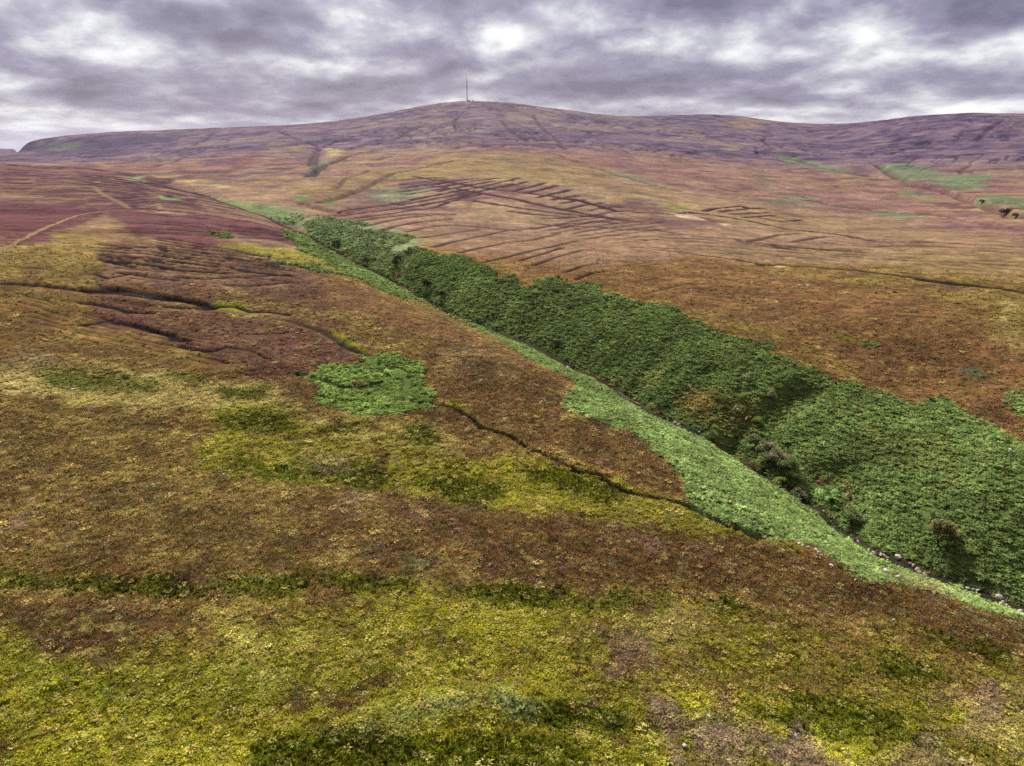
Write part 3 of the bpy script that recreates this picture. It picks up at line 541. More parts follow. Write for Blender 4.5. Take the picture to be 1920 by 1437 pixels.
# peat bare along the stream bed
mixc((1-sstep(1.0, 3.0, GD+W_fine))*.8*(GD < 50), K['peat']); 
B *= np.maximum(sstep(1.4, 2.8, GD+W_fine*1.5), sstep(240, 330, RG)*.9)
# --- plants' own relief where they are not built one by one
hh = (W_fine*.16+W_near*.10)*(1-B)
H += (hh*sstep(30, 60, RG)).astype(np.float32)
H += (fbm(XG, YG, 3.2, 3, 51, .6, CELL)*.3*B).astype(np.float32)
H += (fbm(XG, YG, 14, 4, 52, .6, CELL)*.8*sstep(350, 900, RG)*(1-sstep(3300, 3700, RG)*.6)).astype(np.float32)

# ------------------------------------------------------------------ ground object
def mesh_obj(name, verts, faces, mat=None, parent=None, smooth=False):
    me = bpy.data.meshes.new(name); me.from_pydata(verts, [], faces); me.update()
    if smooth: me.shade_smooth()
    o = bpy.data.objects.new(name, me); COL.objects.link(o)
    if mat: me.materials.append(mat)
    if parent: o.parent = parent
    return o
def grid_obj():
    nc = len(AZ); nv = NR*nc
    co = np.stack([XG, YG, H], -1).reshape(-1, 3)
    j, i = np.meshgrid(np.arange(NR-1), np.arange(nc), indexing='ij'); i2 = (i+1) % nc
    f = np.stack([j*nc+i, (j+1)*nc+i, (j+1)*nc+i2, j*nc+i2], -1).reshape(-1, 4)[:, ::-1]
    me = bpy.data.meshes.new('ground'); me.vertices.add(nv); me.vertices.foreach_set('co', co.astype(np.float32).ravel())
    nf = len(f); me.loops.add(nf*4); me.loops.foreach_set('vertex_index', f.astype(np.int32).ravel())
    me.polygons.add(nf); me.polygons.foreach_set('loop_start', np.arange(0, nf*4, 4, dtype=np.int32)); me.polygons.foreach_set('loop_total', np.full(nf, 4, np.int32))
    me.update(calc_edges=True); me.shade_smooth()
    at = me.attributes.new('cover', 'FLOAT_COLOR', 'POINT'); c4 = np.ones((nv, 4), np.float32); c4[:, :3] = np.clip(C.reshape(-1, 3), 0, 1); at.data.foreach_set('color', c4.ravel())
    o = bpy.data.objects.new('ground', me); COL.objects.link(o); o['kind'] = 'structure'
    return o
def mat_new(name): 
    m = bpy.data.materials.new(name); m.use_nodes = True; T = NT(m.node_tree); b = m.node_tree.nodes['Principled BSDF']
    b.inputs['Roughness'].default_value = .95; b.inputs['Specular IOR Level'].default_value = .05
    return m, T, b
m_ground, T, b = mat_new('moor_ground')
atn = T.new('ShaderNodeAttribute', attribute_name='cover'); geo = T.new('ShaderNodeNewGeometry'); pos = geo.outputs['Position']
nf_ = T.noise(pos, 1.6, 4, .7); nm_ = T.noise(pos, .22, 5, .65); nl_ = T.noise(pos, .03, 6, .72)
f = T.m('ADD', T.m('MULTIPLY', T.m('SUBTRACT', nf_, .5), 1.5), T.m('ADD', T.m('MULTIPLY', T.m('SUBTRACT', nm_, .5), 2.0), T.m('MULTIPLY', T.m('SUBTRACT', nl_, .5), 1.1)))
f = T.m('MAXIMUM', T.m('ADD', f, 1.0), .2)
vm = T.new('ShaderNodeVectorMath', operation='SCALE'); T.l.new(atn.outputs['Color'], vm.inputs[0]); T.l.new(f, vm.inputs['Scale'])
hs = T.new('ShaderNodeHueSaturation'); T.l.new(vm.outputs[0], hs.inputs['Color']); T.l.new(T.m('ADD', .5, T.m('MULTIPLY', T.m('SUBTRACT', T.noise(pos, .09, 4, .7), .5), .10)), hs.inputs['Hue'])
dkn = T.new('ShaderNodeVectorMath', operation='SCALE'); T.l.new(hs.outputs[0], dkn.inputs[0]); rr_ = T.new('ShaderNodeVectorMath', operation='LENGTH'); T.l.new(pos, rr_.inputs[0]); mr = T.new('ShaderNodeMapRange'); T.l.new(rr_.outputs['Value'], mr.inputs['Value']); mr.inputs['From Min'].default_value = 230; mr.inputs['From Max'].default_value = 400; mr.inputs['To Min'].default_value = .72; mr.inputs['To Max'].default_value = .92; T.l.new(mr.outputs[0], dkn.inputs['Scale']); T.l.new(dkn.outputs[0], b.inputs['Base Color'])  # ground darker under near clumps: peat, plus shade between them put into colour
bp = T.new('ShaderNodeBump'); bp.inputs['Strength'].default_value = .9; bp.inputs['Distance'].default_value = .6; T.l.new(T.m('ADD', nf_, T.m('MULTIPLY', nm_, 2.5)), bp.inputs['Height']); T.l.new(bp.outputs[0], b.inputs['Normal'])
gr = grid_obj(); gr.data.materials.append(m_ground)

def samp(A, a, v):
    i = np.clip(((a-az_f[0])/DA+.5).astype(int), 0, NAF-1); j = np.clip(np.searchsorted(V, v), 1, NR-1)
    f = (v-V[j-1])/(V[j]-V[j-1]); 
    if A.ndim == 3: return A[j, i]
    return A[j-1, i]*(1-f)+A[j, i]*f

# ------------------------------------------------------------------ plant cover: clumps scattered on the ground
rng = np.random.default_rng(7)
def plant_mat(name, var=.5, trans=True):
    m, T, b = mat_new(name)
    at = T.new('ShaderNodeAttribute', attribute_name='tint', attribute_type='INSTANCER')
    ta = T.new('ShaderNodeAttribute', attribute_name='shade')
    mx = T.mix(1.0, at.outputs['Color'], ta.outputs['Color'], 'MULTIPLY')
    T.l.new(mx, b.inputs['Base Color'])
    return m
def clump_mesh(name, tris, tints, mat):
    me = bpy.data.meshes.new(name); me.from_pydata([p for t in tris for p in t], [], [tuple(range(3*k, 3*k+3)) for k in range(len(tris))])
    at = me.attributes.new('shade', 'FLOAT_COLOR', 'POINT'); c = np.ones((len(tris)*3, 4), np.float32); c[:, :3] = np.repeat(np.array(tints, np.float32), 3, axis=0); at.data.foreach_set('color', c.ravel())
    me.materials.append(mat); return bpy.data.objects.new(name, me)
def heather_clump(k, mat):
    r = random.Random(k); T_, S_ = [], []
    for i in range(46):
        th = r.uniform(0, 6.28); ph = math.acos(r.uniform(0.05, 1)); rad = r.uniform(.75, 1.12)
        c = Vector((math.cos(th)*math.sin(ph)*.5*rad, math.sin(th)*math.sin(ph)*.5*rad, math.cos(ph)*.46*rad))
        d = [Vector((r.gauss(0, 1), r.gauss(0, 1), r.gauss(0, .6))).normalized()*r.uniform(.07, .15) for _ in range(3)]
        T_.append([tuple(c+x) for x in d]); s = r.choice((.62, .85, 1, 1.15, 1.5)); S_.append((s*r.uniform(.93, 1.08), s, s*r.uniform(.9, 1.1)))
    return clump_mesh('heather_sprig', T_, S_, mat)
def tuft_clump(k, mat, n=26, h=.55, spread=.42):
    r = random.Random(k); T_, S_ = [], []
    for i in range(n):
        th = r.uniform(0, 6.28); l = r.uniform(.5, 1); o = Vector((math.cos(th), math.sin(th), 0)); side = Vector((-o.y, o.x, 0))*.035
        b0 = o*r.uniform(0, .12); t1 = b0+o*spread*l*.5+Vector((0, 0, h*l)); t2 = t1+o*spread*l*.6+Vector((0, 0, -h*l*.12))
        s = r.choice((.6, .85, 1, 1.2, 1.5)); sc = (s*r.uniform(.95, 1.08), s, s*.95)
        T_ += [[tuple(b0-side), tuple(b0+side), tuple(t1)], [tuple(t1-side*1.2), tuple(t1+side*1.2), tuple(t2)]]; S_ += [sc, sc]
    return clump_mesh('grass_tuft', T_, S_, mat)
def frond_clump(k, mat):
    r = random.Random(k); T_, S_ = [], []
    for i in range(7):
        th = i*.9+r.uniform(-.3, .3); o = Vector((math.cos(th), math.sin(th), 0)); sd = Vector((-o.y, o.x, 0)); L = r.uniform(.55, .85); h0 = r.uniform(.45, .75)
        s = r.choice((.7, .9, 1, 1.15, 1.35)); tilt = Vector((0, 0, r.uniform(-.12, .12)))
        N_ = 5
        for j in range(N_):
            u0 = j/N_; u1 = (j+1)/N_
            z0 = h0*(math.sin(.5+u0*1.7)); p0 = o*L*u0+Vector((0, 0, z0)); z1 = h0*(math.sin(.5+u1*1.7)); p1 = o*L*u1+Vector((0, 0, z1))
            wd = .27*(1-u0)**.8*r.uniform(.8, 1.2)+.02
            for sg in (-1, 1):
                tip = p0+sd*sg*wd+o*.09-Vector((0, 0, .05*r.random()))+tilt*sg
                T_.append([tuple(p0), tuple(p1), tuple(tip)]); q_ = s*r.uniform(.85, 1.15); S_.append((q_, q_, q_*.95))
    return clump_mesh('bracken_frond', T_, S_, mat)
def scatter(name, label, cat, pts, tint, scl, protos):
    me = bpy.data.meshes.new(name); n = len(pts); me.vertices.add(n); me.vertices.foreach_set('co', pts.astype(np.float32).ravel())
    a = me.attributes.new('tint', 'FLOAT_COLOR', 'POINT'); c = np.ones((n, 4), np.float32); c[:, :3] = tint; a.data.foreach_set('color', c.ravel())
    a = me.attributes.new('scl', 'FLOAT_VECTOR', 'POINT'); a.data.foreach_set('vector', scl.astype(np.float32).ravel())
    ro = np.zeros((n, 3), np.float32); ro[:, 2] = rng.uniform(0, 6.28, n); ro[:, :2] = rng.normal(0, .12, (n, 2)); a = me.attributes.new('rot', 'FLOAT_VECTOR', 'POINT'); a.data.foreach_set('vector', ro.ravel())
    a = me.attributes.new('pick', 'INT', 'POINT'); a.data.foreach_set('value', rng.integers(0, len(protos), n).astype(np.int32))
    o = bpy.data.objects.new(name, me); COL.objects.link(o)
    cl = bpy.data.collections.new(name+'_kinds')
    for p in protos: cl.objects.link(p)
    ng = bpy.data.node_groups.new(name+'_cover', 'GeometryNodeTree'); ng.interface.new_socket('Geometry', in_out='INPUT', socket_type='NodeSocketGeometry'); ng.interface.new_socket('Geometry', in_out='OUTPUT', socket_type='NodeSocketGeometry')
    gi = ng.nodes.new('NodeGroupInput'); go = ng.nodes.new('NodeGroupOutput'); ip = ng.nodes.new('GeometryNodeInstanceOnPoints'); ci = ng.nodes.new('GeometryNodeCollectionInfo')
    ci.inputs['Collection'].default_value = cl; ci.inputs['Separate Children'].default_value = True; ci.inputs['Reset Children'].default_value = True
    def attr(nm, dt):
        q_ = ng.nodes.new('GeometryNodeInputNamedAttribute'); q_.data_type = dt; q_.inputs['Name'].default_value = nm; return q_.outputs['Attribute']
    L = ng.links.new; L(gi.outputs[0], ip.inputs['Points']); L(ci.outputs[0], ip.inputs['Instance']); ip.inputs['Pick Instance'].default_value = True
    L(attr('pick', 'INT'), ip.inputs['Instance Index']); L(attr('rot', 'FLOAT_VECTOR'), ip.inputs['Rotation']); L(attr('scl', 'FLOAT_VECTOR'), ip.inputs['Scale']); L(ip.outputs[0], go.inputs[0])
    md = o.modifiers.new('cover', 'NODES'); md.node_group = ng
    o['kind'] = 'stuff'; o['label'] = label; o['category'] = cat
    return o
def ring_points(r0, r1, space, amax=.80):
    n = int(amax*(r1*r1-r0*r0)/space**2); a = rng.uniform(-amax, amax, n); r = np.sqrt(rng.uniform(r0*r0, r1*r1, n)); return a, r
pts = dict(heather=[], grass=[], rushes=[], bracken=[])
def emit(kind, a, r, sc, hz, jit, cols):
    v_ = np.log(r); x = r*np.sin(a); y = r*np.cos(a); z = samp(H, a, v_); c = cols*np.exp(rng.normal(0, jit, (len(a), 1)))*np.exp(rng.normal(0, .05, (len(a), 3)))
    s = sc*np.exp(rng.normal(0, .28, (len(a), 1))); S3 = np.concatenate([s, s, s*hz*rng.uniform(.7, 1.3, (len(a), 1))], 1)
    pts[kind].append((np.stack([x, y, z-.05*sc], 1), np.clip(c, .004, .8), S3))
for (r0, r1, space, sc) in [(46, 120, .36, .70), (120, 200, .54, 1.0), (200, 400, .85, 1.35)]:
    a, r = ring_points(r0, r1, space); v_ = np.log(r)
    g_, b_, ru_, bl_ = samp(G, a, v_), samp(B, a, v_), samp(RU, a, v_), samp(BL, a, v_); dk_ = samp(DARK, a, v_); cc = samp(C, a, v_); gd = samp(GD, a, v_)
    if r0 >= 200: dk_ = np.maximum(dk_, np.maximum(samp(DARK, a, np.log(r+1.6)), samp(DARK, a, np.log(r+3.2)))*.9)
    ok = (dk_ < .10+.15*(r < 130)) & (b_ < .5) & (gd > 1.5) & (rng.random(len(a)) > (r-240)/160)
    u_ = rng.random(len(a))
    isr = ok & (u_ < ru_*.8); isg = ok & ~isr & (rng.random(len(a)) < g_); ish = ok & ~isr & ~isg
    # heather: browns with dead straw, green and flowering clumps
    ch = cc[ish].copy(); q_ = rng.random(len(ch)); bl2 = bl_[ish]
    ch = np.where((q_ < .10)[:, None], ch*.4+K['sage']*.6, ch); ch = np.where(((q_ > .10) & (q_ < .24))[:, None], ch*.5+K['tan']*.5, ch)
    ch = np.where(((q_ > .5) & (q_ < .5+.05+.35*bl2))[:, None], ch*.3+K['bloom']*.75, ch); ch = np.where((q_ > .93)[:, None], ch*.55, ch)
    emit('heather', a[ish], r[ish], sc, (.8 if r0 < 120 else .65) if r0 < 200 else .26, .34, ch)
    cg = cc[isg].copy(); q_ = rng.random(len(cg)); cg = np.where((q_ < .22)[:, None], cg*.45+K['straw']*.6, cg); cg = np.where((q_ > .85)[:, None], cg*.6+K['rush']*.3, cg)
    emit('grass', a[isg], r[isg], sc, .75 if r0 < 200 else .5, .25, cg)
    emit('rushes', a[isr], r[isr], sc*1.05, (.8 if r0 < 120 else .6) if r0 < 200 else .45, .3, cc[isr])
a, r = ring_points(46, 240, 2.0); v_ = np.log(r); g_ = samp(G, a, v_); k_ = (samp(B, a, v_) < .3) & (rng.random(len(a)) < .2+.8*g_) & (samp(DARK, a, v_) < .1); a, r, g_ = a[k_], r[k_], g_[k_]
cg = samp(C, a, np.log(r)); q_ = rng.random(len(a))[:, None]; cg = np.where(q_ < .45, cg*.5+K['straw']*.5, np.where(q_ > .8, cg*.7, cg*1.1)); emit('grass', a, r, 1.15, .7, .25, cg)
for (r0, r1, space, sc) in [(60, 150, .5, .72), (150, 260, .6, .85), (260, 420, .85, 1.15), (420, 640, 1.3, 1.6)]:
    a, r = ring_points(r0, r1, space); v_ = np.log(r); b_ = samp(B, a, v_); k_ = (rng.random(len(a)) < b_*1.1-.05) & (rng.random(len(a)) > (r-430)/210) & (samp(DARK, a, v_) < .3); a, r = a[k_], r[k_]
    cb = samp(C, a, np.log(r))*1.05; q_ = rng.random(len(cb)); cb = np.where((q_ < .03)[:, None], cb*.6+K['straw']*.2, cb); emit('bracken', a, r, sc, .8, .26, cb)
random.seed(3)
mh, mg, mb = plant_mat('heather_leaf'), plant_mat('grass_blade'), plant_mat('bracken_leaf')
hc = [heather_clump(k, mh) for k in range(5)]; gc = [tuft_clump(20+k, mg) for k in range(4)]; rc = [tuft_clump(40+k, mg, 26, .8, .25) for k in range(3)]; fc = [frond_clump(60+k, mb) for k in range(5)]
def cat3(k): return [np.concatenate([q_[i] for q_ in pts[k]]) for i in range(3)]
p_, c_, s_ = cat3('heather'); scatter('heather', 'brown and mauve heather covering the moor on both sides of the gully', 'heather', p_, c_, s_, hc); print('heather', len(p_))
p_, c_, s_ = cat3('grass'); scatter('moor_grass', 'yellow green moor grass tufts mixed through the foreground heather', 'grass', p_, c_, s_, gc); print('grass', len(p_))
p_, c_, s_ = cat3('rushes'); scatter('rushes', 'dark green rushes in long wet bands across the foreground', 'rushes', p_, c_, s_, rc); print('rush', len(p_))
p_, c_, s_ = cat3('bracken')
# three separate stands of bracken: told apart by which side of the stream they grow on
d_ = np.array([1e9]*len(p_)); sg_ = np.zeros(len(p_))
for k in range(0, len(SP)-1):
    ax, ay = SP[k, :2]; bx, by = SP[k+1, :2]; t = np.clip(((p_[:, 0]-ax)*(bx-ax)+(p_[:, 1]-ay)*(by-ay))/((bx-ax)**2+(by-ay)**2), 0, 1)
    d = np.hypot(p_[:, 0]-ax-t*(bx-ax), p_[:, 1]-ay-t*(by-ay)); b2 = d < d_; d_[b2] = d[b2]; sg_[b2] = np.sign((bx-ax)*(p_[:, 1]-ay)-(by-ay)*(p_[:, 0]-ax))[b2]
pc = raycast(700, 722); dp_ = np.hypot(p_[:, 0]-pc[2], p_[:, 1]-pc[3])
isP = (dp_ < 45) & (d_ > 30); isFar = (sg_ > 0) & ~isP; isN = ~isP & ~isFar
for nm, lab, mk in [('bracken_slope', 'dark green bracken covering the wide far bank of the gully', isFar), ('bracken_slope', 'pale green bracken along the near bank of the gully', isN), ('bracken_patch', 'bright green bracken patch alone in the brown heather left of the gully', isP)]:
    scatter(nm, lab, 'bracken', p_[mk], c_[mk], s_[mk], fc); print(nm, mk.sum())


# ------------------------------------------------------------------ stream and track
def strip(name, P, wd, lift, mat, kind='structure', label=None):
    P = np.array(P); vs, fs = [], []
    for k in range(len(P)):
        d = P[min(k+1, len(P)-1)]-P[max(k-1, 0)]; d = d/(math.hypot(*d)+1e-9); nrm = np.array([-d[1], d[0]])
        for sgn in (-1, -.33, .33, 1):
            q_ = P[k]+nrm*sgn*wd*(.5+.12*math.sin(k*1.7)); z = float(samp(H, np.array([math.atan2(*q_)]), np.array([math.log(math.hypot(*q_))]))[0]); vs.append((q_[0], q_[1], z+lift))
    if kind == 'water':
        for k in range(len(P)):
            z = min(v_[2] for v_ in vs[4*k:4*k+4])+.12
            for j in range(4): vs[4*k+j] = (vs[4*k+j][0], vs[4*k+j][1], z)
    for k in range(len(P)-1):
        for j in range(3): fs.append((4*k+j, 4*k+j+1, 4*k+j+5, 4*k+j+4))
    o = mesh_obj(name, vs, fs, mat, smooth=True); o['kind'] = 'structure'; return o
m_water, T, b = mat_new('stream_water'); b.inputs['Base Color'].default_value = (.02, .015, .012, 1); b.inputs['Roughness'].default_value = .4; b.inputs['Specular IOR Level'].default_value = .25
bp = T.new('ShaderNodeBump'); bp.inputs['Strength'].default_value = .5; T.l.new(T.noise(T.new('ShaderNodeNewGeometry').outputs['Position'], 3.0, 3), bp.inputs['Height']); T.l.new(bp.outputs[0], b.inputs['Normal'])
strip('stream', SP[np.hypot(SP[:, 0], SP[:, 1]) < 205][:, :2], .9, .1, m_water, 'water')
m_track, T, b = mat_new('track_earth'); nz = T.noise(T.new('ShaderNodeNewGeometry').outputs['Position'], .35, 5, .7)
T.l.new(T.ramp(nz, [(.3, tuple(K['brown']*.7)), (.5, tuple(K['tan']*.75)), (.7, tuple(K['tan']))]), b.inputs['Base Color'])
tp = np.array([p[2:4] for p in ground([(-60,505),(0,473),(30,455),(60,440),(100,422),(140,406),(170,400),(205,396)], 12)])
strip('track', resample(tp, 6), 2.6, .15, m_track)

# ------------------------------------------------------------------ stones
def rock_mat(name, c0, c1):
    m, T, b = mat_new(name); p = T.new('ShaderNodeTexCoord').outputs['Object']; n = T.noise(p, 2.2, 6, .7)
    T.l.new(T.ramp(n, [(.3, c0), (.55, c1), (.7, tuple(min(1, x*1.15) for x in c1))]), b.inputs['Base Color'])
    bp = T.new('ShaderNodeBump'); bp.inputs['Distance'].default_value = .15; T.l.new(T.noise(p, 5, 5, .7), bp.inputs['Height']); T.l.new(bp.outputs[0], b.inputs['Normal']); return m
m_white = rock_mat('quartz_stone', (.26, .22, .20), (.66, .62, .58)); m_pink = rock_mat('granite_stone', (.20, .12, .10), (.56, .40, .37))
import bmesh
def rock_mesh(k, mat, blocks=1):
    r = random.Random(k); bm = bmesh.new()
    for q_ in range(blocks):
        g = bmesh.ops.create_icosphere(bm, subdivisions=2, radius=.5); off = Vector((r.uniform(-.5, .5), r.uniform(-.3, .3), r.uniform(-.2, .5)))*(0 if blocks == 1 else 1)
        cuts = [(Vector((r.gauss(0, 1), r.gauss(0, 1), r.gauss(0, .7))).normalized(), r.uniform(.16, .36)) for _ in range(8)]
        sc = Vector((r.uniform(.8, 1.25), r.uniform(.7, 1.0), r.uniform(.6, .9)))*(1 if blocks == 1 else r.uniform(.5, .9))
        for v_ in g['verts']:
            p = v_.co.copy()
            for n_, d_c in cuts:
                e = p.dot(n_)-d_c
                if e > 0: p -= n_*e
            v_.co = Vector((p.x*sc.x, p.y*sc.y, p.z*sc.z))*1.3+off
    me = bpy.data.meshes.new('stone'); bm.to_mesh(me); bm.free(); me.materials.append(mat); return me
RW = [rock_mesh(k, m_white) for k in range(6)]; RP = [rock_mesh(10+k, m_pink) for k in range(6)]
def place_rock(px, py, wpx, mesh, name, label, group=None, sink=.15, lift=0.0):
    a, r, x, y, z = raycast(px, py); dist = math.sqrt(x*x+y*y+(z-CAMZ)**2); wd = wpx*dist/FPX*.92; sink += .12
    o = bpy.data.objects.new(name, mesh); COL.objects.link(o); o.location = (x, y, z+wd*(.3-sink)+lift); o.scale = (wd, wd*random.uniform(.8, 1.2), wd*random.uniform(.7, 1.0)); o.rotation_euler = (0, 0, random.uniform(0, 6.28))
    o['label'] = label; o['category'] = 'rock'
    if group: o['group'] = group
    return o
random.seed(12)
GR = [
 ('pinkish boulder in the stream bed at the upper bend of the gully', 'boulders at the upper stream bend', 'P', [(635,480,5),(840,571,6),(843,574,4),(1065,690,6),(1071,693,4)]),
 ('pinkish boulder in the middle stream bed below the rusty bracken gap', 'boulders in the middle stream bed', 'P', [(1148,715,6),(1153,719,5),(1161,723,6),(1166,727,4),(1190,750,5),(1193,757,6),(1194,764,5),(1198,768,5)]),
 ('pinkish boulder under the scrubby hollow where the stream squeezes between dark bracken', 'boulders beside the scrubby hollow', 'P', [(1266,794,6),(1271,798,7),(1276,802,5),(1327,829,7),(1384,843,6),(1389,848,5),(1380,839,5)]),
 ('pink boulder in the narrow stream bed just above the bend near the lone tree', 'boulders in the narrow bed above the bend', 'P', [(1545,961,6),(1559,970,8),(1564,976,6),(1577,988,7),(1583,993,8),(1590,999,6),(1596,1006,7),(1602,1012,7),(1608,1018,6),(1613,1023,6)]),
 ('pale pink boulder lining the stream bed below the lone tree', 'boulders lining the bed below the lone tree', 'P', [(1628,1034,8),(1636,1039,9),(1642,1041,6),(1652,1042,9),(1658,1045,8),(1663,1048,6),(1683,1050,6),(1707,1060,8),(1712,1064,9),(1718,1069,8),(1723,1074,8),(1733,1079,9),(1737,1083,5)]),
 ('pale boulder beside the stream near the right edge of the view', 'boulders by the stream at the right', 'W', [(1801,1104,7),(1813,1106,8),(1823,1108,6),(1833,1109,7),(1881,1133,6),(1876,1135,7),(1885,1137,5),(1915,1151,9)]),
 ('white stone lying along the upper edge of the pale near bank bracken', 'stones at the near bank edge', 'W', [(1499,1022,8),(1505,1025,7),(1514,1029,7),(1530,1034,8),(1536,1040,7),(1541,1044,5)]),
 ('small white stone scattered on the pale bracken bank facing the dark bushes', 'stones on the bracken bank', 'W', [(1312,827,6),(1322,836,4),(1326,842,4),(1345,852,4),(1360,861,5),(1364,864,5),(1383,884,4),(1362,913,6),(1289,790,4),(1310,812,5)]),
 ('tiny white stone scattered over the brown moor beyond the gully', 'stones on the far brown moor', 'W', [(1410,530,4),(1448,521,4),(1450,525,5),(1432,527,3),(1500,537,6),(1514,538,6),(1488,533,3),(1590,513,4),(1296,545,5),(1424,509,3),(1162,455,5)]),
 ('small white stone on the rough brown slope below the pale bank', 'stones on the right foreground slope', 'W', [(1558,1064,7),(1603,1090,6),(1675,1165,5)]),
]
for lab, grp, kd, L_ in GR:
    for (px, py, wp) in L_: place_rock(px, py, wp, random.choice(RW if kd == 'W' else RP), 'boulder' if kd == 'P' else 'stone', lab, grp, lift=.28)
for (px, py, wp, lab, lf) in [(1284,1402,8,'angular white stone in flowering heather at the bottom edge',.3),(1328,1347,7,'white stone on top of the mauve heather in the foreground',.3),(1803,1430,8,'white stone in the grass at the bottom right',.3),
    (1867,1330,5,'small pale stone in the straw grass near the right edge',.3),(1493,1383,5,'small pale stone between the mauve heather and the dark rushes',.3),(137,733,8,'pale stone below the long dark rush patch on the left',.35),(1170,1108,4,'tiny pale stone in the foreground above the grass band',.3),
    (1662,1077,14,'flat pale slab of rock in the bracken above the lower bank',.35),(1685,1089,12,'pale slab beside the bare straw strip in the lower bracken',.35),(1870,1121,11,'large white boulder standing alone beside the stream',.25),(1683,1048,10,'white boulder in the bracken just across the stream below the tree',.4),
    (1064,692,8,'pale boulder breaking the skyline of the near bank bracken',.4),(1893,850,5,'small pink stone showing through the bracken at the far right',.9)]:
    place_rock(px, py, wp, random.choice(RW), 'boulder', lab, lift=lf)
for (px, py, wp, lab) in [(1381,772,11,'tall pink rock outcrop in the scrubby hollow of the far bank'),(1399,790,7,'white rock outcrop right of the tall pink one'),(1371,792,8,'dark pink rock outcrop just below the tall one'),(1378,808,6,'small pink outcrop in the dark bracken below the others'),(1368,814,5,'lowest pink outcrop above the stream'),
    (1588,935,9,'reddish rock scar in the rusty ravine left of the lone tree'),(1353,758,5,'small pink outcrop at the top of the hollow')]:
    me = rock_mesh(hash(px) % 97, m_white if 'white' in lab else m_pink, 3); o = place_rock(px, py, wp*.8, me, 'rock_outcrop', lab, lift=.7); o.scale.z *= 1.5

# ------------------------------------------------------------------ trees and bushes
def leaf_mat(name):
    m, T, b = mat_new(name); at = T.new('ShaderNodeAttribute', attribute_name='shade'); T.l.new(at.outputs['Color'], b.inputs['Base Color']); b.inputs['Subsurface Weight'].default_value = 0; return m
m_leaf = leaf_mat('tree_leaf'); m_bark, T, b = mat_new('bark'); T.l.new(T.ramp(T.noise(T.new('ShaderNodeTexCoord').outputs['Object'], 6, 5), [(.3, (.05, .035, .025)), (.7, (.14, .11, .09))]), b.inputs['Base Color'])
def tube(vs, fs, A, B, ra, rb, n=6):
    A, B = Vector(A), Vector(B); d = (B-A).normalized(); u_ = d.orthogonal().normalized(); w_ = d.cross(u_); k = len(vs)
    for P_, rr in ((A, ra), (B, rb)):
        for i in range(n): t = i/n*6.2832; vs.append(tuple(P_+u_*math.cos(t)*rr+w_*math.sin(t)*rr))
    for i in range(n): fs.append((k+i, k+(i+1) % n, k+n+(i+1) % n, k+n+i))
def plant(px, py, hgt, wd, cols, label, seed, kind='tree', leaves=2600, group=None, lobes=11):
    r = random.Random(seed); a, rr, x, y, z = raycast(px, py)
    root = bpy.data.objects.new('lone_tree' if kind == 'lone' else ('small_tree' if kind == 'tree' else 'bush'), None); COL.objects.link(root); root.location = (x, y, z-.1)
    root['label'] = label; root['category'] = 'tree' if kind in ('tree', 'lone') else 'bush'
    if group: root['group'] = group
    tall = kind != 'bush'; vs, fs = [], []; cen = []
    hgt *= 1.25; wd *= 1.25; base = hgt*((.22 if kind == 'tree' else .1) if tall else .05)
    for k in range(lobes):
        th = k*2.4+r.uniform(-.4, .4); rad = wd*.5*math.sqrt((k+.5)/lobes)*r.uniform(.6, .85); hz = base+(hgt-base)*(1-(rad/(wd*.5))**2*.6)*r.uniform(.5, .85)
        cen.append((Vector((math.cos(th)*rad, math.sin(th)*rad, hz)), wd*r.uniform(.15, .24)))
    lean = Vector((r.uniform(-.1, .1)*hgt, r.uniform(-.1, .1)*hgt, base+.1*hgt))
    tube(vs, fs, (0, 0, -.4), lean*.5, hgt*.035, hgt*.028); tube(vs, fs, lean*.5, lean, hgt*.028, hgt*.022)
    for c, s in cen:
        mid = lean.lerp(c, .5)+Vector((r.uniform(-.1, .1), r.uniform(-.1, .1), .05))*hgt*.5; tube(vs, fs, lean, mid, hgt*.016, hgt*.01, 5); tube(vs, fs, mid, c, hgt*.01, hgt*.004, 4)
    mesh_obj('trunk' if tall else 'stems', vs, fs, m_bark, root, True)
    lv, lf, lc = [], [], []
    cl = [srgb(*c) for c in cols]
    for i in range(leaves):
        c, s = r.choice(cen); d = Vector((r.gauss(0, 1), r.gauss(0, 1), r.gauss(0, 1))).normalized(); sc = s*r.uniform(.55, 1.08)
        p = c+Vector((d.x*sc, d.y*sc, d.z*sc*.75)); 
        if p.z < .05: continue
        q1 = Vector((r.gauss(0, 1), r.gauss(0, 1), r.gauss(0, .5))).normalized()*wd*.032*r.uniform(.6, 1.3); q2 = q1.cross(Vector((r.gauss(0, .4), r.gauss(0, .4), 1)).normalized()); k = len(lv)
        lv += [tuple(p+q1), tuple(p+q2), tuple(p-q1), tuple(p-q2)]; lf.append((k, k+1, k+2, k+3)); ci = cl[int(abs(hash((round(c.x, 2), round(c.y, 2)))) + (r.random() < .3)) % len(cl)]*r.uniform(.7, 1.35); lc += [tuple(ci)+(1,)]*4
    o = mesh_obj('crown' if tall else 'foliage', lv, lf, m_leaf, root); at = o.data.attributes.new('shade', 'FLOAT_COLOR', 'POINT'); at.data.foreach_set('color', np.array(lc, np.float32).ravel())
    return root
GREY = [(140,130,104),(154,140,112),(118,118,86),(104,112,74)]; GRN = [(104,122,72),(122,134,80),(92,106,60)]; DRK = [(44,56,34),(54,60,38),(40,50,32)]; YEL = [(132,142,60),(118,134,62),(140,148,72)]; OLV = [(136,130,84),(116,118,70),(96,100,60),(150,136,88)]
plant(1760,1027,5.6,4.6,OLV,'lone thin-leaved olive tree standing on the dark bracken slope at the right',1,'lone',3600,lobes=14)
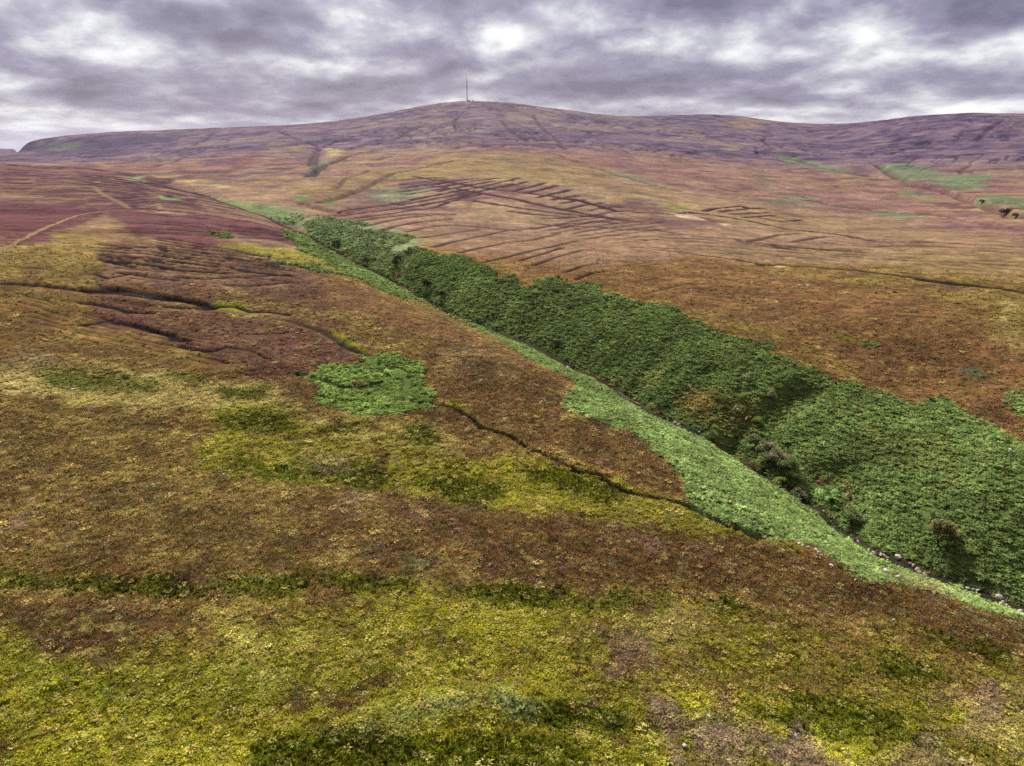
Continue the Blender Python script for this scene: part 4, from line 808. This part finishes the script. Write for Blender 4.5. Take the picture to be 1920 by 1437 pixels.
plant(1412,842,3.6,3.6,GREY,'topmost grey-brown tree of the row beside the stream',2,'tree')
plant(1433,862,4.4,4.4,GREY,'second grey tree down the streamside row, with a brownish crown',3,'tree')
plant(1455,882,4.8,4.6,GREY,'third and broadest tree of the streamside row, above the yellow-green bush',4,'tree',3200)
plant(1476,893,4.2,4.0,GRN,'fourth tree of the streamside row, greener than the others',5,'tree')
plant(1490,908,3.2,3.2,GRN,'lowest and smallest tree of the streamside row',6,'tree')
plant(1459,914,2.6,3.0,YEL,'round yellow-green bush in front of the streamside trees',7,'bush',2200,lobes=8)
plant(1497,935,2.2,3.4,[(120,124,92),(104,112,80)],'low grey-green bush at the lower end of the streamside row',8,'bush',1600)
plant(1428,880,1.8,2.4,GRN,'small green bush on the bank just left of the yellow-green one',9,'bush',1200)
plant(1596,985,3.2,4.2,GRN,'large green bush overhanging the narrow stream bed left of the lone tree',10,'bush',2600)
plant(1331,826,2.4,3.6,GRN,'green bush over the stream below the pink outcrops',11,'bush',1800)
plant(1300,812,2.2,3.0,[(96,110,72),(84,100,60)],'pale green bush beside the pink boulders in the hollow',12,'bush',1500)
plant(1393,749,1.8,2.6,YEL,'small yellow-green bush alone on the slope above the outcrops',13,'bush',1000)
plant(1419,795,1.9,2.6,YEL,'small yellow-green bush in the shade right of the outcrops',14,'bush',1000)
plant(1446,752,3.0,2.6,GREY,'thin grey shrub high on the bracken slope above the tree row',15,'bush',1200)
plant(1352,752,1.4,3.4,[(100,112,50),(92,104,56)],'low yellowish bush on the top rim of the hollow',16,'bush',900)
plant(745,498,5.0,4.6,DRK,'dark bush in the shaded ravine of the upper far bank',17,'bush',1500)
plant(800,546,5.0,4.8,DRK,'dark rounded tree at the foot of the far bank, left of its twin',18,'tree',1600)
plant(828,562,3.8,4.2,DRK,'second dark tree at the foot of the far bank, lower right of its twin',19,'tree',1400)
plant(632,468,5.0,6.0,DRK,'dark bush beside the stream at the upper end of the gully',20,'bush',1400)
plant(688,496,4.0,4.4,[(120,118,50),(56,60,36)],'dark bush with a yellowish top by the upper stream',21,'bush',1200)
plant(1045,652,2.4,3.6,DRK,'dark low bush over the stream halfway down the gully',22,'bush',1000)
for (px, py, hh_, ww_, lab, sd) in [(1840,382,5,8,'tiny dark tree in the distant right-hand valley, highest of three',31),(1885,402,5,14,'wide dark clump of tree in the distant right-hand valley',32),(1903,408,4,8,'tiny dark tree right of the wide clump in the distant valley',33)]:
    plant(px, py, hh_, ww_, DRK, lab, sd, 'tree', 900)

# ------------------------------------------------------------------ transmitter mast and its building on the summit
def simple_mat(name, c, rough=.6, metal=0):
    m, T, b = mat_new(name); n = T.noise(T.new('ShaderNodeTexCoord').outputs['Object'], .8, 4); T.l.new(T.ramp(n, [(.3, tuple(x*.8 for x in c)), (.7, c)]), b.inputs['Base Color']); b.inputs['Roughness'].default_value = rough; b.inputs['Metallic'].default_value = metal; return m
m_steel, m_dark, m_red = simple_mat('painted_steel', (.07, .065, .08), .5), simple_mat('dark_panel', (.04, .035, .05)), simple_mat('red_paint', (.12, .03, .03))
a_, t_ = pix_dir(876, 192); col_ = int((a_-az_f[0])/DA); kk = np.argmax(((H[:, col_]-CAMZ)/R)[:np.searchsorted(R, 5200)]); rs = R[kk]; sx_, sy_, sz_ = rs*math.sin(a_), rs*math.cos(a_), H[kk, col_]
mast = bpy.data.objects.new('transmitter_mast', None); COL.objects.link(mast); mast.location = (sx_, sy_, sz_-1); mast['label'] = 'tall thin dark transmitter mast standing on the mountain summit'; mast['category'] = 'mast'
def lattice(z0, z1, w0, w1, leg):
    vs, fs = [], []; n = max(1, int((z1-z0)/4)); tri = [(math.cos(q_), math.sin(q_)) for q_ in (1.57, 3.66, 5.76)]
    for k in range(n):
        za, zb = z0+(z1-z0)*k/n, z0+(z1-z0)*(k+1)/n; wa = w0+(w1-w0)*k/n; wb = w0+(w1-w0)*(k+1)/n
        A = [(tx*wa, ty*wa, za) for tx, ty in tri]; B_ = [(tx*wb, ty*wb, zb) for tx, ty in tri]
        for i in range(3): tube(vs, fs, A[i], B_[i], leg, leg, 4); tube(vs, fs, A[i], B_[(i+1) % 3], leg*.6, leg*.6, 4); tube(vs, fs, A[i], A[(i+1) % 3], leg*.5, leg*.5, 4)
    return vs, fs
vs, fs = lattice(0, 60, 2.6, 2.2, .42); mesh_obj('lattice_section', vs, fs, m_steel, mast)
vs, fs = [], []; tube(vs, fs, (0, 0, 60), (0, 0, 92), 1.9, 1.6, 12); mesh_obj('antenna_cylinder', vs, fs, m_dark, mast, True)
vs, fs = [], []; tube(vs, fs, (0, 0, 92), (0, 0, 116), 1.1, .7, 10); mesh_obj('upper_section', vs, fs, m_steel, mast, True)
vs, fs = [], []; tube(vs, fs, (0, 0, 116), (0, 0, 130), .45, .2, 8); mesh_obj('top_aerial', vs, fs, m_steel, mast, True)
for zz, ww in ((9, 3.6), (14, 3.2), (60, 2.8)):
    vs, fs = [], []; tube(vs, fs, (0, 0, zz), (0, 0, zz+1.0), ww, ww, 10); mesh_obj('platform', vs, fs, m_red if zz == 14 else m_dark, mast)
for k, (zz, th) in enumerate(((11, -1.2), (16, -2.0), (22, -.8))):
    vs, fs = [], []; d = Vector((math.cos(th), math.sin(th), 0)); c = Vector((0, 0, zz))+d*2.6; tube(vs, fs, c, c+d*.8, .3, 1.5, 12); mesh_obj('dish', vs, fs, m_steel, mast)
def ground_z(x, y): return float(samp(H, np.array([math.atan2(x, y)]), np.array([math.log(math.hypot(x, y))]))[0])
def hut(dx, dy, w_, d_, h_, label, wallc):
    x, y = sx_+dx, sy_+dy; z = ground_z(x, y)
    o = bpy.data.objects.new('equipment_building', None); COL.objects.link(o); o.location = (x, y, z-.6); o['label'] = label; o['category'] = 'building'
    W_, D_ = w_/2, d_/2; H_ = h_+.6
    wv = [(-W_, -D_, 0), (W_, -D_, 0), (W_, D_, 0), (-W_, D_, 0), (-W_, -D_, H_), (W_, -D_, H_), (W_, D_, H_), (-W_, D_, H_)]
    mesh_obj('wall', wv, [(0, 1, 5, 4), (1, 2, 6, 5), (2, 3, 7, 6), (3, 0, 4, 7)], wallc, o)
    rv = [(-W_-.4, -D_-.4, H_), (W_+.4, -D_-.4, H_), (W_+.4, D_+.4, H_), (-W_-.4, D_+.4, H_), (-W_-.2, 0, H_+1.4), (W_+.2, 0, H_+1.4)]
    mesh_obj('roof', rv, [(0, 1, 5, 4), (2, 3, 4, 5), (0, 4, 3), (1, 2, 5), (3, 2, 1, 0)], m_dark, o)
    mesh_obj('door', [(-.7, -D_-.03, .5), (.7, -D_-.03, .5), (.7, -D_-.03, 2.8), (-.7, -D_-.03, 2.8), (-.7, -D_, .5), (.7, -D_, .5), (.7, -D_, 2.8), (-.7, -D_, 2.8)], [(0, 1, 2, 3), (0, 4, 5, 1), (1, 5, 6, 2), (2, 6, 7, 3), (3, 7, 4, 0)], m_red, o)
hut(9, -6, 16, 8, 4, 'low equipment building right beside the foot of the summit mast', simple_mat('pale_wall', (.22, .16, .15)))
hut(30, -4, 9, 7, 3, 'smaller hut right of the building at the summit mast', m_steel)

# ------------------------------------------------------------------ air
top = sz_+140; X0 = 14600; zb = float(H.min())-1.0
hv_ = [(-X0, -X0, zb), (X0, -X0, zb), (X0, X0, zb), (-X0, X0, zb), (-X0, -X0, top), (X0, -X0, top), (X0, X0, top), (-X0, X0, top)]
m_haze = bpy.data.materials.new('haze'); m_haze.use_nodes = True; T = NT(m_haze.node_tree); T.n.clear(); mo = T.new('ShaderNodeOutputMaterial'); pv = T.new('ShaderNodeVolumePrincipled')
pv.inputs['Color'].default_value = (.70, .70, .98, 1); pv.inputs['Density'].default_value = 1.3e-5; pv.inputs['Anisotropy'].default_value = .2; T.l.new(pv.outputs[0], mo.inputs['Volume'])
hz = mesh_obj('haze', hv_, [(0, 3, 2, 1), (4, 5, 6, 7), (0, 1, 5, 4), (1, 2, 6, 5), (2, 3, 7, 6), (3, 0, 4, 7)], m_haze); hz['kind'] = 'stuff'
